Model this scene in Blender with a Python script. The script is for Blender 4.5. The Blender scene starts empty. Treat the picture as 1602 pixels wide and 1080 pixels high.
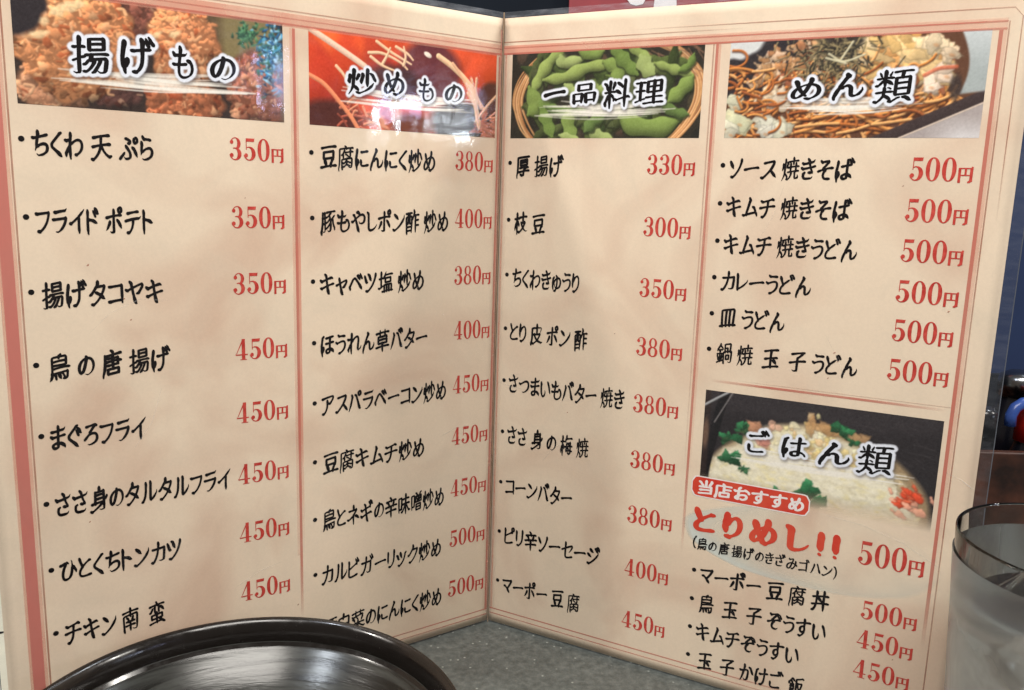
import bpy, bmesh, math, random
import numpy as np
from mathutils import Vector, Matrix

SC = bpy.context.scene
COL = SC.collection
MM = 0.001
random.seed(7)
RNG = np.random.default_rng(11)

# ------------------------------------------------------------------ camera, world, lamps, exposure
cam_d = bpy.data.cameras.new("camera")
cam_d.sensor_fit = 'HORIZONTAL'
cam_d.sensor_width = 36.0
cam_d.lens = 1316.918 / 1602 * 36.0
cam_d.clip_start = 0.01
cam_d.clip_end = 50
cam = bpy.data.objects.new("camera", cam_d)
cam.location = (2.192 * MM, -403.65 * MM, 219.869 * MM)
cam.rotation_euler = (math.radians(79.6374), math.radians(-1.7372), math.radians(-0.5383))
COL.objects.link(cam)
SC.camera = cam

world = bpy.data.worlds.new("World")
SC.world = world
world.use_nodes = True
bg = world.node_tree.nodes["Background"]
bg.inputs[0].default_value = (1.0, 0.92, 0.83, 1)
bg.inputs[1].default_value = 0.20

SC.view_settings.view_transform = 'Standard'
SC.view_settings.look = 'None'
SC.view_settings.exposure = 0.0
SC.view_settings.gamma = 1.0
SC.view_settings.use_curve_mapping = False


def area_lamp(name, loc, target, sx, sy, watts, col, shape='RECTANGLE'):
    d = bpy.data.lights.new(name, 'AREA')
    d.shape = shape
    d.size = sx
    d.size_y = sy
    d.energy = watts
    d.color = col
    o = bpy.data.objects.new(name, d)
    o.location = loc
    o.rotation_euler = (Vector(target) - Vector(loc)).to_track_quat('-Z', 'Y').to_euler()
    COL.objects.link(o)
    return o


# ceiling luminaire above the table, in front of the booklet
area_lamp("ceiling_lamp", (0.0, -0.50, 0.86), (0, -0.05, 0.16), 0.55, 0.28, 8.3, (1.0, 0.95, 0.885))
# wall lamp far to the left: it throws the left page's shadow on the right page
area_lamp("wall_lamp", (-1.22, -0.50, 1.02), (0.1, -0.05, 0.12), 0.07, 0.07, 7.8, (1.0, 0.94, 0.87), 'DISK')
# its twin far to the right throws the right page's softer shadow on the left page
area_lamp("wall_lamp", (1.25, -0.36, 1.00), (-0.1, -0.05, 0.12), 0.12, 0.12, 9.0, (1.0, 0.95, 0.88), 'DISK')
# small cool lamps at the right-hand side of the room, mirrored in the plastic film
area_lamp("strip_lamp", (0.955, -0.560, 0.362), (0, 0, 0.25), 0.065, 0.050, 0.20, (0.52, 0.60, 1.0))
area_lamp("strip_lamp", (1.030, -0.490, 0.338), (0, 0, 0.25), 0.032, 0.052, 0.19, (0.85, 0.93, 1.0))
area_lamp("strip_lamp", (0.925, -0.590, 0.335), (0, 0, 0.25), 0.024, 0.052, 0.15, (0.85, 0.93, 1.0))
area_lamp("strip_lamp", (0.81, -0.76, 0.40), (0, 0, 0.25), 0.018, 0.10, 0.13, (0.60, 0.64, 1.0))
# two cool spotlights overhead, seen as the gloss inside the bowl
area_lamp("spot_lamp", (-0.60, -0.43, 1.0), (-0.08, -0.12, 0.03), 0.11, 0.09, 2.0, (0.84, 0.91, 1.0))
area_lamp("spot_lamp", (0.62, 0.155, 1.0), (-0.10, -0.1, 0.03), 0.14, 0.10, 2.6, (0.88, 0.94, 1.0))


# ------------------------------------------------------------------ helpers
def tag(o, label=None, cat=None, kind=None, group=None):
    if label: o['label'] = label
    if cat: o['category'] = cat
    if kind: o['kind'] = kind
    if group: o['group'] = group
    return o


def empty(name, loc=(0, 0, 0)):
    o = bpy.data.objects.new(name, None)
    o.location = loc
    o.empty_display_size = 0.02
    COL.objects.link(o)
    return o


def mesh_obj(name, verts, faces, mat, parent=None, smooth=False, solid=False):
    me = bpy.data.meshes.new(name)
    me.from_pydata([tuple(v) for v in verts], [], faces)
    if solid:
        bm = bmesh.new(); bm.from_mesh(me)
        bmesh.ops.remove_doubles(bm, verts=bm.verts, dist=1e-6)
        bmesh.ops.recalc_face_normals(bm, faces=bm.faces)
        bm.to_mesh(me); bm.free()
    me.materials.append(mat)
    if smooth:
        me.polygons.foreach_set('use_smooth', [True] * len(me.polygons))
    me.update()
    o = bpy.data.objects.new(name, me)
    COL.objects.link(o)
    if parent:
        o.parent = parent
        loc = Vector((0, 0, 0))
        q = parent
        while q:
            loc += q.location
            q = q.parent
        if loc.length > 0:
            o.location = (0, 0, 0)
            me.transform(Matrix.Translation(-loc))
    return o


def bm_obj(name, bm, mat, parent=None, smooth=False):
    me = bpy.data.meshes.new(name)
    bm.to_mesh(me)
    bm.free()
    v = [tuple(x.co) for x in me.vertices]
    f = [tuple(p.vertices) for p in me.polygons]
    bpy.data.meshes.remove(me)
    return mesh_obj(name, v, f, mat, parent, smooth, True)


def lathe(profile, seg=96, center=(0, 0), wob=0.0, close=False):
    verts, faces = [], []
    n = len(profile)
    for i in range(seg):
        a = 2 * math.pi * i / seg
        k = 1 + wob * math.sin(3 * a + 1)
        for r, z in profile:
            verts.append((center[0] + r * k * math.cos(a), center[1] + r * k * math.sin(a), z))
    for i in range(seg):
        j = (i + 1) % seg
        for q in range(n - 1 + (1 if close else 0)):
            p = (q + 1) % n
            faces.append((i * n + q, j * n + q, j * n + p, i * n + p))
    return verts, faces


def box(x0, x1, y0, y1, z0, z1, bevel=0.0, rot=0.0, ctr=None):
    bm = bmesh.new()
    bmesh.ops.create_cube(bm, size=1)
    bmesh.ops.scale(bm, vec=(x1 - x0, y1 - y0, z1 - z0), verts=bm.verts)
    if bevel:
        bmesh.ops.bevel(bm, geom=bm.edges[:], offset=bevel, segments=3, affect='EDGES', profile=0.5)
    if rot:
        bmesh.ops.rotate(bm, cent=(0, 0, 0), matrix=Matrix.Rotation(rot, 3, 'Z'), verts=bm.verts)
    bmesh.ops.translate(bm, vec=((x0 + x1) / 2, (y0 + y1) / 2, (z0 + z1) / 2), verts=bm.verts)
    return bm


# ------------------------------------------------------------------ materials
def srgb(r, g, b):
    f = lambda c: (c / 255 / 12.92) if c / 255 <= 0.04045 else ((c / 255 + 0.055) / 1.055) ** 2.4
    return (f(r), f(g), f(b), 1)


def new_mat(name):
    m = bpy.data.materials.new(name)
    m.use_nodes = True
    nt = m.node_tree
    return m, nt, nt.nodes["Principled BSDF"]


def nd(nt, kind, **kw):
    n = nt.nodes.new(kind)
    for k, v in kw.items():
        if k.startswith('i_'):
            key = k[2:]
            n.inputs[int(key) if key.isdigit() else key.replace('_', ' ')].default_value = v
        else:
            setattr(n, k, v)
    return n


def ramp(nt, src, stops):
    r = nt.nodes.new('ShaderNodeValToRGB')
    el = r.color_ramp.elements
    while len(el) < len(stops):
        el.new(0.5)
    for e, (p, c) in zip(el, stops):
        e.position = p
        e.color = c
    nt.links.new(src, r.inputs[0])
    return r


def coords(nt, scale=(1, 1, 1)):
    tc = nt.nodes.new('ShaderNodeTexCoord')
    mp = nt.nodes.new('ShaderNodeMapping')
    mp.inputs['Scale'].default_value = scale
    nt.links.new(tc.outputs['Object'], mp.inputs[0])
    return mp.outputs[0]


def noise(nt, vec, scale, detail=4, rough=0.55, dist=0.0):
    n = nd(nt, 'ShaderNodeTexNoise')
    n.inputs['Scale'].default_value = scale
    n.inputs['Detail'].default_value = detail
    n.inputs['Roughness'].default_value = rough
    n.inputs['Distortion'].default_value = dist
    nt.links.new(vec, n.inputs['Vector'])
    return n.outputs['Fac']


def mixc(nt, fac, a, b):
    m = nd(nt, 'ShaderNodeMix', data_type='RGBA')
    if hasattr(fac, 'node'): nt.links.new(fac, m.inputs[0])
    else: m.inputs[0].default_value = fac
    for i, c in ((6, a), (7, b)):
        if hasattr(c, 'node'): nt.links.new(c, m.inputs[i])
        else: m.inputs[i].default_value = c
    return m.outputs[2]


def mat_paper():
    m, nt, b = new_mat("printed_paper")
    v = coords(nt)
    n1 = ramp(nt, noise(nt, v, 14, 3, 0.5, 1.2), [(0.46, (0, 0, 0, 1)), (0.70, (1, 1, 1, 1))])
    n2 = ramp(nt, noise(nt, v, 23, 4, 0.6, 1.4), [(0.48, (0, 0, 0, 1)), (0.75, (1, 1, 1, 1))])
    w = coords(nt, (1, 1, 1))
    fine = noise(nt, w, 900, 2, 0.6)
    base = (0.80, 0.665, 0.515, 1)
    c = mixc(nt, n1.outputs[0], base, (0.68, 0.505, 0.38, 1))
    mm = nd(nt, 'ShaderNodeMath', operation='MULTIPLY')
    nt.links.new(n2.outputs[0], mm.inputs[0]); mm.inputs[1].default_value = 0.55
    c = mixc(nt, mm.outputs[0], c, (0.70, 0.60, 0.47, 1))
    fr = ramp(nt, fine, [(0.3, (0.955, 0.955, 0.955, 1)), (0.7, (1.0, 1.0, 1.0, 1))])
    mu = nd(nt, 'ShaderNodeMix', data_type='RGBA', blend_type='MULTIPLY')
    mu.inputs[0].default_value = 1.0
    nt.links.new(c, mu.inputs[6]); nt.links.new(fr.outputs[0], mu.inputs[7])
    nt.links.new(mu.outputs[2], b.inputs['Base Color'])
    b.inputs['Roughness'].default_value = 0.85
    b.inputs['Specular IOR Level'].default_value = 0.1
    return m


def mat_ink(name, col, col2=None, scale=180):
    m, nt, b = new_mat(name)
    f = noise(nt, coords(nt), scale, 3)
    c2 = col2 or tuple(min(1, x * 1.5 + 0.004) for x in col[:3]) + (1,)
    r = ramp(nt, f, [(0.35, col), (0.7, c2)])
    nt.links.new(r.outputs[0], b.inputs['Base Color'])
    b.inputs['Roughness'].default_value = 0.8
    b.inputs['Specular IOR Level'].default_value = 0.1
    return m


def mat_wash(name, col, lo=0.3, hi=0.65, amax=1.0, amin=0.0, scale=(30, 30, 30), vcol=True):
    """translucent printed wash: alpha from the mesh attribute 'ink' times noise"""
    m, nt, b = new_mat(name)
    b.inputs['Base Color'].default_value = col
    b.inputs['Roughness'].default_value = 0.8
    b.inputs['Specular IOR Level'].default_value = 0.1
    f = noise(nt, coords(nt, scale), 1.0, 4, 0.6, 0.6)
    r = ramp(nt, f, [(lo, (amin,) * 3 + (1,)), (hi, (amax,) * 3 + (1,))])
    at = nd(nt, 'ShaderNodeAttribute', attribute_name='ink')
    mu = nd(nt, 'ShaderNodeMath', operation='MULTIPLY')
    nt.links.new(r.outputs[0], mu.inputs[0]); nt.links.new(at.outputs['Fac'], mu.inputs[1])
    nt.links.new(mu.outputs[0], b.inputs['Alpha'])
    return m


def mat_photo():
    m, nt, b = new_mat("printed_photograph")
    at = nd(nt, 'ShaderNodeAttribute', attribute_name='print')
    nt.links.new(at.outputs['Color'], b.inputs['Base Color'])
    b.inputs['Roughness'].default_value = 0.8
    b.inputs['Specular IOR Level'].default_value = 0.1
    al = nd(nt, 'ShaderNodeAttribute', attribute_name='ink')
    nt.links.new(al.outputs['Fac'], b.inputs['Alpha'])
    return m


def mat_film(name, painted_sheen=0.0):
    m = bpy.data.materials.new(name)
    m.use_nodes = True
    nt = m.node_tree
    nt.nodes.clear()
    out = nd(nt, 'ShaderNodeOutputMaterial')
    tr = nd(nt, 'ShaderNodeBsdfTransparent')
    gl = nd(nt, 'ShaderNodeBsdfGlossy')
    gl.inputs['Roughness'].default_value = 0.06
    smear = ramp(nt, noise(nt, coords(nt, (1, 1, 1.6)), 38, 5, 0.7, 1.5), [(0.42, (0.045,) * 3 + (1,)), (0.68, (0.20,) * 3 + (1,))])
    nt.links.new(smear.outputs[0], gl.inputs['Roughness'])
    fr = nd(nt, 'ShaderNodeFresnel')
    ge = nd(nt, 'ShaderNodeNewGeometry')      # the same reflectance from either side of the thin film
    io = nd(nt, 'ShaderNodeMix', data_type='FLOAT')
    io.inputs[2].default_value = 1.47; io.inputs[3].default_value = 1 / 1.47
    nt.links.new(ge.outputs['Backfacing'], io.inputs[0]); nt.links.new(io.outputs[0], fr.inputs['IOR'])
    v = coords(nt, (1, 1, 0.42))
    h1 = noise(nt, v, 26, 2, 0.5, 0.3)
    h2 = noise(nt, v, 150, 3, 0.6)
    ad = nd(nt, 'ShaderNodeMath', operation='MULTIPLY_ADD')
    nt.links.new(h2, ad.inputs[0]); ad.inputs[1].default_value = 0.05; nt.links.new(h1, ad.inputs[2])
    bu = nd(nt, 'ShaderNodeBump'); bu.inputs['Strength'].default_value = 1.0; bu.inputs['Distance'].default_value = 0.0009
    nt.links.new(ad.outputs[0], bu.inputs['Height'])
    nt.links.new(bu.outputs[0], gl.inputs['Normal'])
    nt.links.new(bu.outputs[0], fr.inputs['Normal'])
    mx = nd(nt, 'ShaderNodeMixShader')
    nt.links.new(fr.outputs[0], mx.inputs[0]); nt.links.new(tr.outputs[0], mx.inputs[1]); nt.links.new(gl.outputs[0], mx.inputs[2])
    last = mx.outputs[0]
    if painted_sheen:
        df = nd(nt, 'ShaderNodeBsdfDiffuse'); df.inputs[0].default_value = (0.62, 0.66, 0.74, 1)  # pale bluish streaks painted into the film margins as reflected overhead light
        st = ramp(nt, noise(nt, coords(nt, (60, 60, 260)), 1.0, 4, 0.7, 0.4), [(0.40, (painted_sheen * .4,) * 3 + (1,)), (0.68, (painted_sheen * 1.6,) * 3 + (1,))])
        m2 = nd(nt, 'ShaderNodeMixShader')
        nt.links.new(st.outputs[0], m2.inputs[0]); nt.links.new(last, m2.inputs[1]); nt.links.new(df.outputs[0], m2.inputs[2])
        last = m2.outputs[0]
    nt.links.new(last, out.inputs[0])
    return m


def mat_plain(name, col, rough=0.5, metal=0.0, var=0.15, scale=60, bump=0.0, spec=0.5, coat=0.0):
    m, nt, b = new_mat(name)
    v = coords(nt)
    f = noise(nt, v, scale, 4)
    lo = tuple(c * (1 - var) for c in col[:3]) + (1,)
    hi = tuple(min(1, c * (1 + var)) for c in col[:3]) + (1,)
    r = ramp(nt, f, [(0.3, lo), (0.7, hi)])
    nt.links.new(r.outputs[0], b.inputs['Base Color'])
    b.inputs['Roughness'].default_value = rough
    b.inputs['Metallic'].default_value = metal
    b.inputs['Specular IOR Level'].default_value = spec
    b.inputs['Coat Weight'].default_value = coat
    if bump:
        bu = nd(nt, 'ShaderNodeBump'); bu.inputs['Distance'].default_value = bump
        nt.links.new(f, bu.inputs['Height']); nt.links.new(bu.outputs[0], b.inputs['Normal'])
    return m


def mat_table():
    m, nt, b = new_mat("speckled_laminate")
    v = coords(nt)
    base = ramp(nt, noise(nt, v, 260, 5, 0.7), [(0.30, (0.055, 0.062, 0.058, 1)), (0.52, (0.098, 0.108, 0.102, 1)), (0.72, (0.15, 0.16, 0.15, 1))])
    big = ramp(nt, noise(nt, v, 30, 3), [(0.3, (0.85, 0.85, 0.85, 1)), (0.7, (1.1, 1.1, 1.1, 1))])
    mu = nd(nt, 'ShaderNodeMix', data_type='RGBA', blend_type='MULTIPLY'); mu.inputs[0].default_value = 1
    nt.links.new(base.outputs[0], mu.inputs[6]); nt.links.new(big.outputs[0], mu.inputs[7])
    vo = nd(nt, 'ShaderNodeTexVoronoi'); vo.inputs['Scale'].default_value = 300; vo.inputs['Randomness'].default_value = 1
    dis = noise(nt, v, 500, 2)
    nt.links.new(v, vo.inputs['Vector'])
    sp = ramp(nt, vo.outputs['Distance'], [(0.05, (1, 1, 1, 1)), (0.22, (0, 0, 0, 1))])
    sel = nd(nt, 'ShaderNodeMath', operation='GREATER_THAN'); sel.inputs[1].default_value = 0.80
    sepc = nd(nt, 'ShaderNodeSeparateColor'); nt.links.new(vo.outputs['Color'], sepc.inputs[0])
    nt.links.new(sepc.outputs[0], sel.inputs[0])
    f = nd(nt, 'ShaderNodeMath', operation='MULTIPLY'); nt.links.new(sp.outputs[0], f.inputs[0]); nt.links.new(sel.outputs[0], f.inputs[1])
    c = mixc(nt, f.outputs[0], mu.outputs[2], (0.33, 0.35, 0.32, 1))
    nt.links.new(c, b.inputs['Base Color'])
    rr = ramp(nt, dis, [(0.3, (0.33,) * 3 + (1,)), (0.7, (0.5,) * 3 + (1,))])
    nt.links.new(rr.outputs[0], b.inputs['Roughness'])
    bu = nd(nt, 'ShaderNodeBump'); bu.inputs['Distance'].default_value = 0.0001
    nt.links.new(dis, bu.inputs['Height']); nt.links.new(bu.outputs[0], b.inputs['Normal'])
    return m


PAPER = mat_paper()
PAPER_EDGE = mat_plain("paper_edge", (0.62, 0.55, 0.45, 1), 0.8)
INK_BLACK = mat_ink("black_ink", (0.004, 0.003, 0.004, 1), (0.009, 0.007, 0.008, 1))
INK_RED = mat_ink("red_ink", (0.45, 0.035, 0.028, 1), (0.60, 0.085, 0.065, 1), 420)
INK_BRIGHT = mat_ink("bright_red_ink", (0.60, 0.045, 0.028, 1), (0.66, 0.085, 0.045, 1), 120)
INK_WHITE = mat_ink("white_ink", (0.80, 0.74, 0.72, 1), (0.86, 0.80, 0.78, 1))
WASH_RED = mat_wash("red_wash", (0.60, 0.19, 0.14, 1), 0.25, 0.6, 0.85, 0.45)
WASH_BAND = mat_wash("red_band_wash", (0.62, 0.20, 0.165, 1), 0.25, 0.7, 0.92, 0.70, (60, 60, 25))
WASH_PINK = mat_wash("pink_wash", (0.80, 0.36, 0.26, 1), 0.3, 0.7, 0.8, 0.35)
WASH_BROWN = mat_wash("brown_wash", (0.42, 0.17, 0.11, 1), 0.3, 0.6, 0.8, 0.4)
SCRATCH = mat_wash("film_scratch", (0.80, 0.78, 0.74, 1), 0.35, 0.6, 0.5, 0.1, (120, 120, 120))
WASH_WHITE = mat_wash("white_wash", (0.72, 0.78, 0.74, 1), 0.30, 0.62, 1.0, 0.60, (16, 16, 40))
PHOTO = mat_photo()
FILM = mat_film("laminating_film")
FILM_RIM = mat_film("laminating_film_rim", 0.16)
FILM_SIDE = mat_film("laminating_film_side", 0.035)
FILM_LIP = mat_plain("film_cut_edge", (0.10, 0.11, 0.13, 1), 0.3)
TABLE = mat_table()
LAYOUT = [
 ["T", "L", "ちくわ 天 ぷら", -192.19, -153.02, 232.33, 8.6, -195.03],
 ["T", "L", "フライド ポテト", -192.69, -154.39, 206.04, 8.6, -195.3],
 ["T", "L", "揚げタコヤキ", -192.25, -151.79, 179.97, 8.6, -195.38],
 ["T", "L", "鳥 の 唐 揚げ", -191.63, -150.09, 153.8, 8.6, -195.49],
 ["T", "L", "まぐろフライ", -192.86, -160.13, 127.52, 8.6, -195.49],
 ["T", "L", "ささ身のタルタルフライ", -192.74, -128.82, 101.64, 8.6, -195.42],
 ["T", "L", "ひとくちトンカツ", -192.82, -149.07, 75.65, 8.6, -195.36],
 ["T", "L", "チキン 南  蛮", -192.58, -156.35, 50.13, 8.6, -195.36],
 ["P", "L", "350", -125.54, -104.14, 232.72, 8.4, 0],
 ["P", "L", "350", -125.5, -104.24, 206.57, 8.4, 0],
 ["P", "L", "350", -125.6, -104.09, 180.36, 8.4, 0],
 ["P", "L", "450", -125.38, -104.02, 153.61, 8.4, 0],
 ["P", "L", "450", -125.59, -104.08, 127.27, 8.4, 0],
 ["P", "L", "450", -125.71, -104.3, 101.02, 8.4, 0],
 ["P", "L", "450", -125.79, -104.51, 75.4, 8.4, 0],
 ["P", "L", "450", -125.95, -104.63, 49.04, 8.4, 0],
 ["T", "L", "豆腐にんにく炒め", -88.98, -34.8, 232.87, 8.6, -92.61],
 ["T", "L", "豚もやしポン酢 炒め", -89.17, -27.67, 206.48, 8.6, -92.58],
 ["T", "L", "キャベツ塩 炒め", -89.64, -39.92, 180.18, 8.6, -92.56],
 ["T", "L", "ほうれん草バター", -89.57, -37.72, 153.99, 8.6, -92.38],
 ["T", "L", "アスパラベーコン炒め", -89.4, -27.35, 127.68, 8.6, -92.46],
 ["T", "L", "豆腐キムチ炒め", -89.05, -38.77, 101.35, 8.6, -92.64],
 ["T", "L", "鳥とネギの辛味噌炒め", -89.33, -27.58, 74.95, 8.6, -92.91],
 ["T", "L", "カルビガーリック炒め", -90.27, -28.73, 49.05, 8.6, -93.08],
 ["T", "L", "豚白菜のにんにく炒め", -89.58, -28.02, 23.08, 8.6, -93.0],
 ["P", "L", "380", -24.44, -4.05, 232.78, 8.5, 0],
 ["P", "L", "400", -24.03, -3.89, 206.77, 8.5, 0],
 ["P", "L", "380", -23.96, -3.73, 180.56, 8.5, 0],
 ["P", "L", "400", -23.56, -3.52, 154.52, 8.5, 0],
 ["P", "L", "450", -23.65, -3.28, 128.26, 8.5, 0],
 ["P", "L", "450", -23.7, -3.2, 102.81, 8.5, 0],
 ["P", "L", "450", -23.82, -3.29, 76.53, 8.5, 0],
 ["P", "L", "500", -24.04, -3.37, 50.6, 8.5, 0],
 ["P", "L", "500", -24.37, -3.3, 24.23, 8.5, 0],
 ["T", "R", "厚 揚げ", 8.74, 32.81, 232.79, 8.6, 5.36],
 ["T", "R", "枝 豆", 8.52, 24.58, 206.54, 8.6, 5.5],
 ["T", "R", "ちくわきゅうり", 8.29, 43.05, 180.66, 8.6, 5.43],
 ["T", "R", "とり 皮 ポン 酢", 8.0, 48.39, 154.71, 8.6, 5.49],
 ["T", "R", "さつまいもバター 焼き", 8.09, 67.97, 129.08, 8.6, 5.55],
 ["T", "R", "ささ 身 の 梅 焼", 8.14, 51.55, 103.2, 8.6, 5.5],
 ["T", "R", "コーンバター", 7.96, 44.37, 77.09, 8.6, 5.36],
 ["T", "R", "ピリ辛ソーセージ", 8.31, 59.98, 51.01, 8.6, 5.35],
 ["T", "R", "マーポー 豆 腐", 7.95, 50.7, 24.48, 8.6, 5.22],
 ["P", "R", "330", 72.19, 93.21, 232.94, 8.2, 0],
 ["P", "R", "300", 72.11, 93.21, 206.54, 8.2, 0],
 ["P", "R", "350", 71.96, 93.11, 179.92, 8.2, 0],
 ["P", "R", "380", 71.99, 93.07, 153.66, 8.2, 0],
 ["P", "R", "380", 72.07, 93.04, 127.51, 8.2, 0],
 ["P", "R", "380", 72.24, 93.32, 101.21, 8.2, 0],
 ["P", "R", "380", 72.38, 93.61, 74.81, 8.2, 0],
 ["P", "R", "400", 72.54, 93.6, 48.61, 8.2, 0],
 ["P", "R", "450", 72.6, 93.61, 22.45, 8.2, 0],
 ["T", "R", "ソース 焼きそば", 107.52, 155.62, 232.98, 7.9, 104.76],
 ["T", "R", "キムチ 焼きそば", 107.28, 156.07, 217.5, 7.9, 104.73],
 ["T", "R", "キムチ 焼きうどん", 107.41, 159.52, 202.1, 7.9, 104.76],
 ["T", "R", "カレーうどん", 107.44, 143.73, 186.77, 7.9, 104.6],
 ["T", "R", "皿 うどん", 107.95, 134.75, 171.37, 7.9, 104.67],
 ["T", "R", "鍋 焼  玉  子 うどん", 107.89, 164.02, 156.0, 7.9, 104.59],
 ["P", "R", "500", 174.85, 196.03, 232.56, 8.5, 0],
 ["P", "R", "500", 174.93, 196.21, 217.31, 8.5, 0],
 ["P", "R", "500", 174.9, 196.28, 202.21, 8.5, 0],
 ["P", "R", "500", 174.82, 196.44, 186.64, 8.5, 0],
 ["P", "R", "500", 175.04, 196.3, 171.46, 8.5, 0],
 ["P", "R", "500", 174.91, 196.4, 155.91, 8.5, 0],
 ["T", "R", "マーボー 豆 腐 丼", 107.9, 162.8, 54.84, 7.9, 105.18],
 ["T", "R", "鳥  玉  子 ぞうすい", 108.62, 162.7, 41.05, 7.9, 105.09],
 ["T", "R", "キムチぞうすい", 107.92, 152.99, 27.31, 7.9, 105.17],
 ["T", "R", "玉  子 かけご 飯", 109.7, 156.2, 13.49, 7.9, 105.23],
 ["P", "R", "500", 175.16, 196.23, 54.41, 8.0, 0],
 ["P", "R", "450", 174.94, 196.06, 41.39, 8.0, 0],
 ["P", "R", "450", 174.82, 196.05, 28.01, 8.0, 0],
 ["P", "R", "500", 171.75, 196.41, 78.79, 10.1, 0],
 ["R", "R", "とりめし！！", 103.19, 164.72, 80.33, 11.3, 0],
 ["S", "R", "（鳥の 唐 揚げのきざみゴハン）", 103.7, 164.56, 68.45, 5.0, 0],
 ["W", "R", "当店おすすめ", 104.23, 149.19, 94.09, 6.6, 0],
]
HEADINGS = [
 ["L", "揚げもの", [[-178.21, -166.13, 255.31, 268.39], [-162.72, -150.79, 256.72, 270.38], [-145.32, -137.65, 256.88, 268.66], [-131.89, -122.16, 257.92, 266.53]]],
 ["L", "炒めもの", [[-76.81, -63.61, 257.06, 268.32], [-60.37, -50.44, 258.21, 268.41], [-43.64, -36.06, 257.11, 267.04], [-30.59, -21.37, 258.11, 265.78]]],
 ["R", "一品料理", [[21.5, 32.51, 261.64, 264.96], [35.62, 47.17, 258.33, 267.57], [50.48, 62.78, 256.18, 268.99], [64.77, 77.76, 257.79, 268.27]]],
 ["R", "めん類", [[129.23, 140.71, 258.21, 266.89], [144.65, 155.88, 257.78, 268.17], [159.3, 172.89, 256.31, 268.77]]],
 ["R", "ごはん類", [[123.8, 132.87, 113.39, 123.97], [137.87, 147.9, 113.41, 123.25], [152.72, 164.81, 112.83, 123.27], [167.44, 180.72, 112.02, 124.62]]],
]

# ------------------------------------------------------------------ brush lettering
# Every character's strokes are found by thinning its plain outline (Blender's own built-in
# typeface), each stroke is painted again with an angled brush nib that presses and tapers,
# and the painted shape is traced back to closed outlines.  Digits are drawn from scratch.
BODY_WEIGHT = 0.120
N=256
def fill_raster(tris,S,ox,oy,scale):
    img=np.zeros((S,S),bool)
    for t in tris:
        P=(t*scale+[ox,oy])
        x0,y0=np.floor(P.min(0)).astype(int);x1,y1=np.ceil(P.max(0)).astype(int)
        x0=max(x0,0);y0=max(y0,0);x1=min(x1,S-1);y1=min(y1,S-1)
        if x1<x0 or y1<y0: continue
        X,Y=np.meshgrid(np.arange(x0,x1+1)+.5,np.arange(y0,y1+1)+.5)
        d=[]
        for i in range(3):
            a=P[i];b=P[(i+1)%3]; d.append((b[0]-a[0])*(Y-a[1])-(b[1]-a[1])*(X-a[0]))
        m=((d[0]>=0)&(d[1]>=0)&(d[2]>=0))|((d[0]<=0)&(d[1]<=0)&(d[2]<=0))
        img[y0:y1+1,x0:x1+1]|=m
    return img
def glyph_tris(ch):
    c=bpy.data.curves.new('t','FONT'); c.body=ch; c.size=1; c.resolution_u=6; c.fill_mode='FRONT'
    o=bpy.data.objects.new('t',c); COL.objects.link(o)
    me=o.to_mesh(); me.calc_loop_triangles()
    v=np.array([x.co[:2] for x in me.vertices]); t=np.array([[l for l in q.vertices] for q in me.loop_triangles])
    T=v[t] if len(t) else np.zeros((0,3,2)); bpy.data.objects.remove(o); return T
def thin(I):
    I=np.pad(I,1).astype(np.uint8)
    def nb(I):
        P2=np.roll(I,1,0);P6=np.roll(I,-1,0);P4=np.roll(I,-1,1);P8=np.roll(I,1,1)
        P3=np.roll(P2,-1,1);P9=np.roll(P2,1,1);P5=np.roll(P6,-1,1);P7=np.roll(P6,1,1)
        return P2,P3,P4,P5,P6,P7,P8,P9
    while True:
        ch=0
        for s in (0,1):
            n=nb(I); B=sum(x.astype(int) for x in n); seq=list(n)+[n[0]]
            A=sum(((seq[i]==0)&(seq[i+1]==1)).astype(int) for i in range(8))
            P2,P3,P4,P5,P6,P7,P8,P9=n
            if s==0: c=(P2*P4*P6==0)&(P4*P6*P8==0)
            else: c=(P2*P4*P8==0)&(P2*P6*P8==0)
            m=(I==1)&(B>=2)&(B<=6)&(A==1)&c
            ch+=m.sum(); I[m]=0
        if ch==0: break
    return I[1:-1,1:-1]
D8=[(0,1),(1,0),(0,-1),(-1,0),(1,1),(1,-1),(-1,-1),(-1,1)]
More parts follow.
